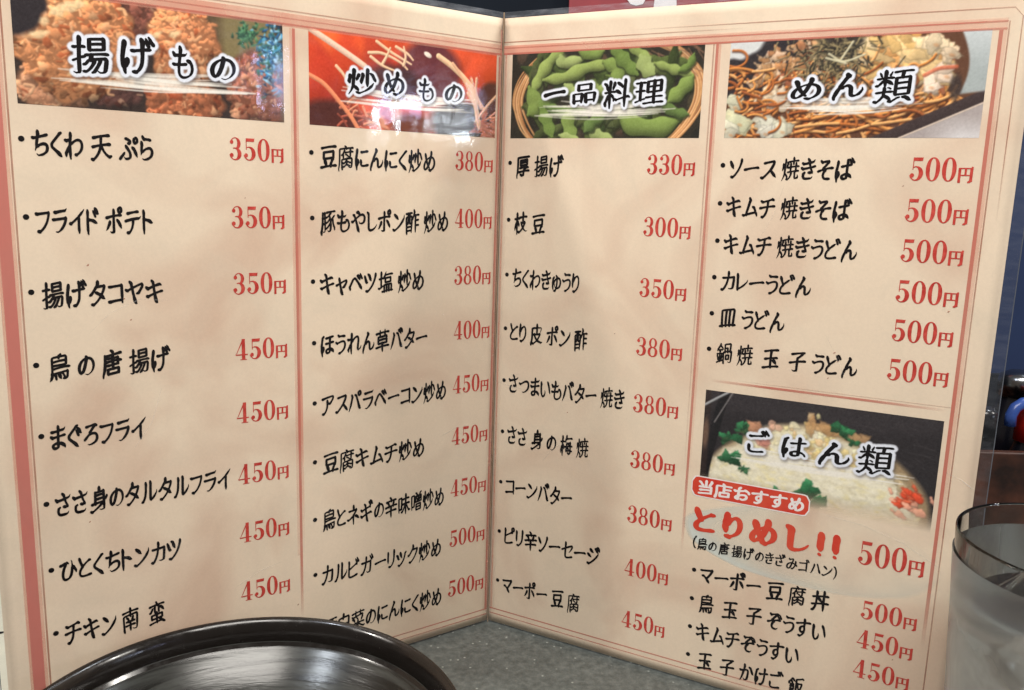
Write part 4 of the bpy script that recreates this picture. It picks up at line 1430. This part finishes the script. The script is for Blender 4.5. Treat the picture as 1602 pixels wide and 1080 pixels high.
# all lettering
for kind, side, text, x0, x1, v, size, bx in LAYOUT:
    par = PAGES[side]
    clean = text.replace(' ', '')
    if kind == 'T':
        boxes = text_boxes(text, x0, x1, v, size, 'b')
        boxes.append(('dball', bx - .98, bx + .98, v - .98, v + .98))
        lettering("dish_name", side, boxes, 0.10, INK_BLACK, par, "dish name in black brush lettering reading " + clean)
    elif kind == 'P':
        lettering("price", side, price_boxes(text, x0, x1, v, size), 0.10, INK_RED, par, "red price reading " + text + "円")
    elif kind == 'R':
        boxes = text_boxes(clean, x0, x1, v, size * .95, 't', 50)
        lettering("dish_name", side, boxes, 0.12, INK_BRIGHT, par, "large bright red brush lettering reading " + clean)
    elif kind == 'S':
        lettering("note", side, text_boxes(text, x0, x1, v, size, 'b', 20, 30), 0.10, INK_BLACK, par, "small black note in brackets under the large red lettering")
    elif kind == 'W':
        lettering("badge_lettering", side, text_boxes(clean, x0, x1, v + 0.75, 5.7, 'v', 12), 0.13, INK_WHITE, par, "white lettering on the red badge reading " + clean)

# small brown specks under the film and hairline creases in it
def strip(name, side, pts, wd, off, mat, a):
    V, F = [], []
    for i, (x, v) in enumerate(pts):
        q = pts[min(i + 1, len(pts) - 1)]; p = pts[max(i - 1, 0)]
        dx, dv = q[0] - p[0], q[1] - p[1]; L = math.hypot(dx, dv)
        ww = wd * (1 if 0 < i < len(pts) - 1 else .2)
        V += [page_point(side, x - dv / L * ww, v + dx / L * ww, off), page_point(side, x + dv / L * ww, v - dx / L * ww, off)]
    for i in range(len(pts) - 1): F.append((2 * i, 2 * i + 1, 2 * i + 3, 2 * i + 2))
    o = mesh_obj(name, V, F, mat, PAGES[side])
    at = o.data.attributes.new('ink', 'FLOAT', 'POINT'); at.data.foreach_set('value', [a] * len(V))
    return o


for side, x, v, r_ in [('L', -177, 189, .45), ('L', -165.5, 176.3, .3), ('L', -163.6, 168.3, .35), ('L', -101.2, 37, .4), ('R', 193.6, 180.2, .45), ('R', 155, 160, .5), ('R', 156.5, 156.6, .35), ('R', 153.5, 149.4, .4),
                       ('R', 173.2, 226.2, .35), ('L', -181.5, 92, .35), ('R', 40, 118, .3), ('L', -40, 128, .3), ('R', 61.5, 158, .3), ('L', -120, 214, .25), ('R', 130, 24, .3), ('R', 189, 35.5, .3)]:
    pts = []
    strip("stain", side, [(x - r_, v - r_ * .6), (x, v), (x + r_ * .8, v + r_ * .9)], r_ * .7, .12, WASH_BROWN, .9)
for side, pts, a in [('R', [(199, 118), (205, 116), (210, 112.5)], .8), ('R', [(156, 92), (172, 90.5), (188, 86), (201, 79)], .5), ('R', [(160, 150), (155, 160), (151, 167)], .4), ('L', [(-178, 164), (-171, 171), (-160, 176), (-150, 175)], .4),
                     ('L', [(-165, 118), (-158, 128), (-154, 141)], .4), ('L', [(-66, 44), (-52, 47), (-41, 46)], .5), ('R', [(28, 92), (34, 100), (42, 104)], .35), ('R', [(1.5, 128), (9, 126.5), (17, 126)], .4),
                     ('L', [(-128, 52), (-118, 57), (-108, 59)], .5), ('R', [(120, 200), (127, 214), (130, 226)], .25), ('L', [(-30, 104), (-22, 107), (-14, 107.5)], .4)]:
    fine = []
    for i in range(len(pts) - 1):
        for t in (0, .33, .66): fine.append((pts[i][0] + (pts[i + 1][0] - pts[i][0]) * t, pts[i][1] + (pts[i + 1][1] - pts[i][1]) * t))
    fine.append(pts[-1])
    strip("crease", side, fine, .16, .27, SCRATCH, a)

# clear laminating film over each page, with its own margin, and the soft hinge at the fold
for side in 'LR':
    s = -1 if side == 'L' else 1
    sheet("film", side, s * 0.5, s * (210.2 if side == 'R' else 212.2), 1.2, 297.2, 0.30, FILM, PAGES[side], 60, 80)
    sheet("film_margin", side, s * 0.5, s * 214.5, 297.2, 299.6, 0.30, FILM_RIM, PAGES[side], 60, 3)
    sheet("film_margin", side, s * (210.2 if side == 'R' else 212.2), s * 214.2, 0.1, 297.2, 0.30, FILM_SIDE, PAGES[side], 3, 80)
    sheet("film_edge", side, s * 214.2, s * 214.5, 0.1, 297.2, 0.30, FILM_LIP, PAGES[side], 1, 80)
    sheet("film_margin", side, s * 0.5, s * 210.2, 0.15, 1.2, 0.30, FILM, PAGES[side], 60, 2)
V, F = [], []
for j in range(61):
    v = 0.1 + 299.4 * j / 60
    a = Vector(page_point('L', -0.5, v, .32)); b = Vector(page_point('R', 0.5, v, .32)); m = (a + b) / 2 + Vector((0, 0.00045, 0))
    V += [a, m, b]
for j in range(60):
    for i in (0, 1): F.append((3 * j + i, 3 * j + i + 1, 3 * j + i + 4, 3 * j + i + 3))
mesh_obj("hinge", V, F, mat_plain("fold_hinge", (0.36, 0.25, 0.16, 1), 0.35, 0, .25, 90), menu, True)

# ------------------------------------------------------------------ lacquered bowl
def mat_lacquer(name, base, rough, ring=False):
    m, nt, b = new_mat(name)
    b.inputs['Roughness'].default_value = rough
    b.inputs['Base Color'].default_value = base
    if not ring:
        f0 = noise(nt, coords(nt), 22, 3, .5)
        bu0 = nd(nt, 'ShaderNodeBump'); bu0.inputs['Distance'].default_value = 0.0012; bu0.inputs['Strength'].default_value = .7
        nt.links.new(f0, bu0.inputs['Height']); nt.links.new(bu0.outputs[0], b.inputs['Normal'])
        r0 = ramp(nt, noise(nt, coords(nt), 160, 4, .7), [(.35, (rough * .8,) * 3 + (1,)), (.7, (rough * 2.0,) * 3 + (1,))])
        nt.links.new(r0.outputs[0], b.inputs['Roughness'])
    if ring:
        tc = nt.nodes.new('ShaderNodeTexCoord')
        sep = nd(nt, 'ShaderNodeSeparateXYZ'); nt.links.new(tc.outputs['Object'], sep.inputs[0])
        x2 = nd(nt, 'ShaderNodeMath', operation='MULTIPLY'); nt.links.new(sep.outputs[0], x2.inputs[0]); nt.links.new(sep.outputs[0], x2.inputs[1])
        y2 = nd(nt, 'ShaderNodeMath', operation='MULTIPLY_ADD'); nt.links.new(sep.outputs[1], y2.inputs[0]); nt.links.new(sep.outputs[1], y2.inputs[1]); nt.links.new(x2.outputs[0], y2.inputs[2])
        rr = nd(nt, 'ShaderNodeMath', operation='SQRT'); nt.links.new(y2.outputs[0], rr.inputs[0])
        at = nd(nt, 'ShaderNodeMath', operation='ARCTAN2'); nt.links.new(sep.outputs[1], at.inputs[0]); nt.links.new(sep.outputs[0], at.inputs[1])
        cb = nd(nt, 'ShaderNodeCombineXYZ'); nt.links.new(rr.outputs[0], cb.inputs[0]); nt.links.new(at.outputs[0], cb.inputs[1])
        mp = nd(nt, 'ShaderNodeMapping'); mp.inputs['Scale'].default_value = (320, 1.6, 1); nt.links.new(cb.outputs[0], mp.inputs[0])
        f = noise(nt, mp.outputs[0], 1.0, 5, 0.65, 0.4)
        c = ramp(nt, f, [(0.38, (0.004, 0.004, 0.003, 1)), (0.46, (0.018, 0.018, 0.016, 1)), (0.62, (0.042, 0.044, 0.040, 1))])
        nt.links.new(c.outputs[0], b.inputs['Base Color'])
        b.inputs['Metallic'].default_value = 0.15
        bu = nd(nt, 'ShaderNodeBump'); bu.inputs['Distance'].default_value = 0.0003; bu.inputs['Strength'].default_value = .45
        nt.links.new(f, bu.inputs['Height']); nt.links.new(bu.outputs[0], b.inputs['Normal'])
    return m


BC = (-0.0822, -0.1525)
bowl = tag(empty("serving_bowl", (BC[0], BC[1], 0)), "round black lacquered bowl with brushed grey inside, in front of the left menu page", "bowl")
RIM = mat_lacquer("black_lacquer", (0.008, 0.006, 0.005, 1), 0.15)
INS = mat_lacquer("brushed_glaze", (0.06, 0.06, 0.055, 1), 0.20, True)
prof = [(0.028, 0.0006), (0.030, 0.004), (0.040, 0.007), (0.056, 0.014), (0.067, 0.024), (0.0740, 0.034), (0.0765, 0.0380), (0.0775, 0.0398), (0.0774, 0.0408)]
for k in range(11):
    a = math.radians(90 * k / 10)
    prof.append((0.0769 - 0.0040 * math.sin(a), 0.0325 + 0.0088 * math.cos(a)))
v, f = lathe(prof, 128)
mesh_obj("rim", [(a + BC[0], b + BC[1], c) for a, b, c in v], f, RIM, bowl, True, True)
prof = [(0.0729, 0.0325), (0.0722, 0.0312), (0.0708, 0.0300), (0.0685, 0.0280), (0.0655, 0.0252), (0.062, 0.0222), (0.058, 0.0192), (0.052, 0.0158), (0.045, 0.0132), (0.036, 0.0114), (0.024, 0.0104), (0.012, 0.0100), (0.0, 0.0099)]
v, f = lathe(prof, 128)
mesh_obj("inner_glaze", [(a + BC[0], b + BC[1], c) for a, b, c in v], f, INS, bowl, True, True)
v, f = lathe([(0.0, 0.0006), (0.028, 0.0006)], 96)
mesh_obj("foot", [(a + BC[0], b + BC[1], c) for a, b, c in v], f, RIM, bowl, True, True)

# ------------------------------------------------------------------ drinking glass
def mat_glass(name, rough, frost, col=(0.93, 0.95, 0.95, 1)):
    m = bpy.data.materials.new(name); m.use_nodes = True
    nt = m.node_tree; b = nt.nodes["Principled BSDF"]
    b.inputs['Transmission Weight'].default_value = 1.0
    b.inputs['IOR'].default_value = 1.45
    b.inputs['Base Color'].default_value = col
    b.inputs['Roughness'].default_value = rough
    if frost:
        out = nt.nodes["Material Output"]
        df = nd(nt, 'ShaderNodeBsdfDiffuse'); df.inputs[0].default_value = (0.72, 0.67, 0.60, 1)
        tl = nd(nt, 'ShaderNodeBsdfTranslucent'); tl.inputs[0].default_value = (0.78, 0.71, 0.62, 1)
        a = nd(nt, 'ShaderNodeMixShader'); a.inputs[0].default_value = .45
        nt.links.new(df.outputs[0], a.inputs[1]); nt.links.new(tl.outputs[0], a.inputs[2])
        n = ramp(nt, noise(nt, coords(nt, (1, 1, .7)), 30, 4, .6, .8), [(.34, (frost * .30,) * 3 + (1,)), (.68, (frost,) * 3 + (1,))])
        sz = nd(nt, 'ShaderNodeSeparateXYZ'); nt.links.new(coords(nt), sz.inputs[0])
        mr = nd(nt, 'ShaderNodeMapRange'); mr.inputs[1].default_value = .106; mr.inputs[2].default_value = .070
        mr.inputs[3].default_value = 0.12 if frost > .4 else 1.0; mr.inputs[4].default_value = 1.0
        nt.links.new(sz.outputs[2], mr.inputs[0])
        pm = nd(nt, 'ShaderNodeMath', operation='MULTIPLY'); nt.links.new(n.outputs[0], pm.inputs[0]); nt.links.new(mr.outputs[0], pm.inputs[1])
        mx = nd(nt, 'ShaderNodeMixShader')
        nt.links.new(pm.outputs[0], mx.inputs[0]); nt.links.new(b.outputs[0], mx.inputs[1]); nt.links.new(a.outputs[0], mx.inputs[2])
        nt.links.new(mx.outputs[0], out.inputs[0])
    return m


GC = (0.1905, -0.1552)
glass = tag(empty("drinking_glass", (GC[0], GC[1], 0)), "tall clear tumbler of iced water with frosted sides, right of the menu", "glass")
G1 = mat_glass("clear_glass", 0.0, 0)
H = 0.115
prof = [(0.0, 0.0006), (0.0285, 0.0006), (0.0305, 0.003), (0.0335, 0.045), (0.0362, 0.085), (0.0378, H - .001), (0.0377, H), (0.0375, H + .0002), (0.0372, H), (0.0371, H - .001), (0.0355, 0.085), (0.0328, 0.045), (0.0297, 0.010), (0.0, 0.009)]
v, f = lathe(prof, 96)
mesh_obj("glass_wall", [(a + GC[0], b + GC[1], c) for a, b, c in v], f, G1, glass, True, True)
# condensation film on the outside of the lower two thirds
prof = [(0.0312, 0.004), (0.0340, 0.045), (0.0358, 0.072), (0.0364, 0.0835), (0.0370, 0.0930), (0.0380, 0.1070)]
v, f = lathe(prof, 96)
v = [(a, b, c + (0.0030 * math.sin(5 * math.atan2(b, a)) + .0012 * math.sin(13 * math.atan2(b, a)) if c > 9 else 0)) for a, b, c in v]
mesh_obj("condensation", [(a + GC[0], b + GC[1], c) for a, b, c in v], f, mat_glass("frosted_dew", 0.25, 0.62), glass, True, True)
WL = 0.086
water = tag(empty("iced_water", (GC[0], GC[1], 0.0095)), "iced water filling the clear tumbler at the right", "water")
v, f = lathe([(0.0, 0.0098), (0.0293, 0.0108), (0.0324, 0.045), (0.0351, WL - .001), (0.0348, WL), (0.0, WL)], 96)
mesh_obj("water_body", [(a + GC[0], b + GC[1], c) for a, b, c in v], f, mat_glass("cold_water", 0.02, 0, (0.90, 0.94, 0.93, 1)), water, True, True)
ICE = mat_glass("ice", 0.12, 0.3)


def ice(x, y, z, s, rx, rz, label):
    bm = bmesh.new(); bmesh.ops.create_cube(bm, size=s)
    bmesh.ops.bevel(bm, geom=bm.edges[:], offset=s * .16, segments=3, affect='EDGES')
    bmesh.ops.rotate(bm, cent=(0, 0, 0), matrix=Matrix.Rotation(rx, 3, 'X') @ Matrix.Rotation(rz, 3, 'Z'), verts=bm.verts)
    bmesh.ops.translate(bm, vec=(x, y, z), verts=bm.verts)
    return tag(bm_obj("ice_cube", bm, ICE, None, True), label, "ice", group="ice cubes in the tumbler")


ice(GC[0] - 0.012, GC[1] - 0.010, 0.080, 0.019, .5, .3, "ice cube in the tumbler nearest the menu page")
ice(GC[0] + 0.013, GC[1] + 0.004, 0.082, 0.020, .2, 1.0, "ice cube in the tumbler farthest from the menu page")

# ------------------------------------------------------------------ things behind the booklet
NAVY = mat_plain("navy_board", (0.018, 0.032, 0.085, 1), 0.75, 0, .15, 8, 0.0, 0.2)
DARK = mat_plain("dark_board", (0.006, 0.009, 0.015, 1), 0.8, 0, .4, 9, 0.0004, 0.12)
WOOD = mat_plain("stained_wood", (0.060, 0.020, 0.010, 1), 0.45, 0, .75, 55, 0.0003)
REDM = mat_plain("red_plastic", (0.50, 0.018, 0.014, 1), 0.28, 0, .1, 40)
BLUE = mat_plain("blue_plastic", (0.035, 0.085, 0.34, 1), 0.3, 0, .1, 40)
BLACKG = mat_plain("dark_soy_glass", (0.006, 0.006, 0.010, 1), 0.22, 0, .2, 40)
STEEL = mat_plain("steel", (0.25, 0.26, 0.28, 1), 0.22, 1.0, .1, 60)
POSTER = mat_plain("poster_red", (0.24, 0.022, 0.032, 1), 0.6, 0, .2, 25)
PWHITE = mat_plain("poster_white", (0.66, 0.64, 0.66, 1), 0.6, 0, .08, 60)

wall = tag(empty("partition_wall", (0, 0.17, -0.3)), "dark partition wall of navy and black boards behind the menu", "wall")
bm = box(-0.9, 0.22, 0.17, 0.19, -0.3, 0.42, 0.002); bm_obj("board", bm, DARK, wall)
bm = box(0.223, 0.9, 0.168, 0.19, -0.3, 0.42, 0.002); bm_obj("board", bm, NAVY, wall)
bm = box(-0.9, 0.9, 0.160, 0.1645, 0.001, 0.106, 0.001); bm_obj("rail", bm, DARK, wall)

poster = tag(empty("wall_poster", (0.11, 0.165, 0.33)), "dark red poster with white writing pinned on the dark wall above the menu", "poster")
bm = box(0.0405, 0.205, 0.1655, 0.1672, 0.328, 0.41, 0.0004); bm_obj("sheet", bm, POSTER, poster)
# lower ends of two white strokes of its writing
for x, w, z0 in ((0.0775, 0.012, 0.3395), (0.0945, 0.015, 0.3330)):
    bm = bmesh.new()
    vs = [bm.verts.new((x + dx * w, 0.1650, z0 + dz)) for dx, dz in ((0.0, .003), (.2, .0004), (.5, -.0004), (.85, .0006), (1.0, .004), (.9, .03), (.15, .03))]
    bm.faces.new(vs); bmesh.ops.solidify(bm, geom=bm.faces[:], thickness=0.0003)
    bm_obj("lettering", bm, PWHITE, poster)

tray = tag(empty("condiment_box", (0.30, 0.03, 0)), "dark reddish wooden condiment box standing behind the right edge of the menu", "box")
bm = box(0.232, 0.42, 0.004, 0.009, 0.0008, 0.097, 0.001); bm_obj("front_panel", bm, WOOD, tray)
bm = box(0.232, 0.42, 0.090, 0.095, 0.0008, 0.097, 0.001); bm_obj("back_panel", bm, WOOD, tray)
bm = box(0.232, 0.237, 0.0095, 0.0895, 0.0008, 0.097, 0.001); bm_obj("side_panel", bm, WOOD, tray)
bm = box(0.415, 0.42, 0.0095, 0.0895, 0.0008, 0.097, 0.001); bm_obj("side_panel", bm, WOOD, tray)
bm = box(0.2375, 0.4145, 0.0095, 0.0895, 0.0008, 0.005); bm_obj("base", bm, WOOD, tray)


def bottle(x, y, r, h, body, cap, capname, label, cap_h=.03, dome=False):
    t = tag(empty("sauce_bottle", (x, y, 0.0052)), label, "bottle", group="sauce bottles in the condiment box")
    z = 0.0052
    pr = [(0.0, z), (r * .94, z), (r, z + .003), (r, z + h * .62), (r * .92, z + h * .72), (r * .62, z + h * .84), (r * .55, z + h * .88), (r * .55, z + h * .97), (0.0, z + h * .97)]
    v, f = lathe(pr, 48); mesh_obj("body", [(a + x, b + y, c) for a, b, c in v], f, body, t, True, True)
    rc = r * .64
    z1 = z + h * .875
    pr = [(0.0, z1 + cap_h), (rc * .6, z1 + cap_h), (rc * .93, z1 + cap_h - .002), (rc, z1 + cap_h - .005), (rc, z1), (rc * .88, z1)]
    v, f = lathe(pr, 40); mesh_obj(capname, [(a + x, b + y, c) for a, b, c in v], f, cap, t, True, True)
    return t, z1


red_bottle, _z = bottle(0.2855, 0.024, 0.0135, 0.106, BLACKG, REDM, "cap", "dark sauce bottle with a bright red cap and curved blue spout in the wooden box", .020)
bottle(0.2625, 0.030, 0.0105, 0.106, BLACKG, BLACKG, "cap", "slim black sauce bottle nearest the menu edge in the wooden box", .016)
bottle(0.300, 0.062, 0.018, 0.124, BLACKG, STEEL, "lid", "black sauce bottle with a steel lid at the back of the wooden box", .014)
# curved blue spout rising from the red cap and bending down towards the menu
P = [(0.2670, 0.0145, 0.1085), (0.2668, 0.0145, 0.1140), (0.2690, 0.0150, 0.1180), (0.2735, 0.0160, 0.1205), (0.2785, 0.0175, 0.1205), (0.2825, 0.0200, 0.1180), (0.2845, 0.0225, 0.1140)]


def tube(P, r, seg=10):
    V, F = [], []
    for i, p in enumerate(P):
        a = Vector(P[max(0, i - 1)]); b = Vector(P[min(len(P) - 1, i + 1)]); d = (b - a).normalized()
        u = d.cross(Vector((0, 1, 0.01))).normalized(); w = d.cross(u)
        for k in range(seg):
            t_ = 2 * math.pi * k / seg
            V.append(Vector(p) + u * r * math.cos(t_) + w * r * math.sin(t_))
    for i in range(len(P) - 1):
        for k in range(seg):
            F.append((i * seg + k, i * seg + (k + 1) % seg, (i + 1) * seg + (k + 1) % seg, (i + 1) * seg + k))
    F.append(tuple(range(seg))[::-1]); F.append(tuple((len(P) - 1) * seg + k for k in range(seg)))
    return V, F


V, F = tube(P, 0.0028)
mesh_obj("spout", V, F, BLUE, red_bottle, True)

# pale card with ink marks lying beyond the left edge
card = tag(empty("paper_card", (-0.262, -0.03, 0.0)), "pale paper card with dark ink marks lying flat left of the menu", "card")
bm = box(-0.330, -0.200, -0.085, 0.060, 0.0006, 0.0012, 0, 0.12); bm_obj("sheet", bm, mat_plain("card_paper", (0.70, 0.68, 0.55, 1), .7, 0, .05, 40), card)
bm = bmesh.new()
for k, (x, y, a, L, w) in enumerate([(-.243, -.028, .5, .010, .004), (-.241, -.034, 1.2, .010, .003), (-.238, -.040, -.3, .007, .003)]):
    c, s = math.cos(a), math.sin(a)
    vs = [bm.verts.new((x + c * u - s * q, y + s * u + c * q, 0.00145)) for u, q in ((0, -w * .3), (L * .5, -w * .5), (L, -w * .1), (L, w * .1), (L * .5, w * .5), (0, w * .3))]
    bm.faces.new(vs)
bm_obj("ink_mark", bm, INK_BLACK, card)
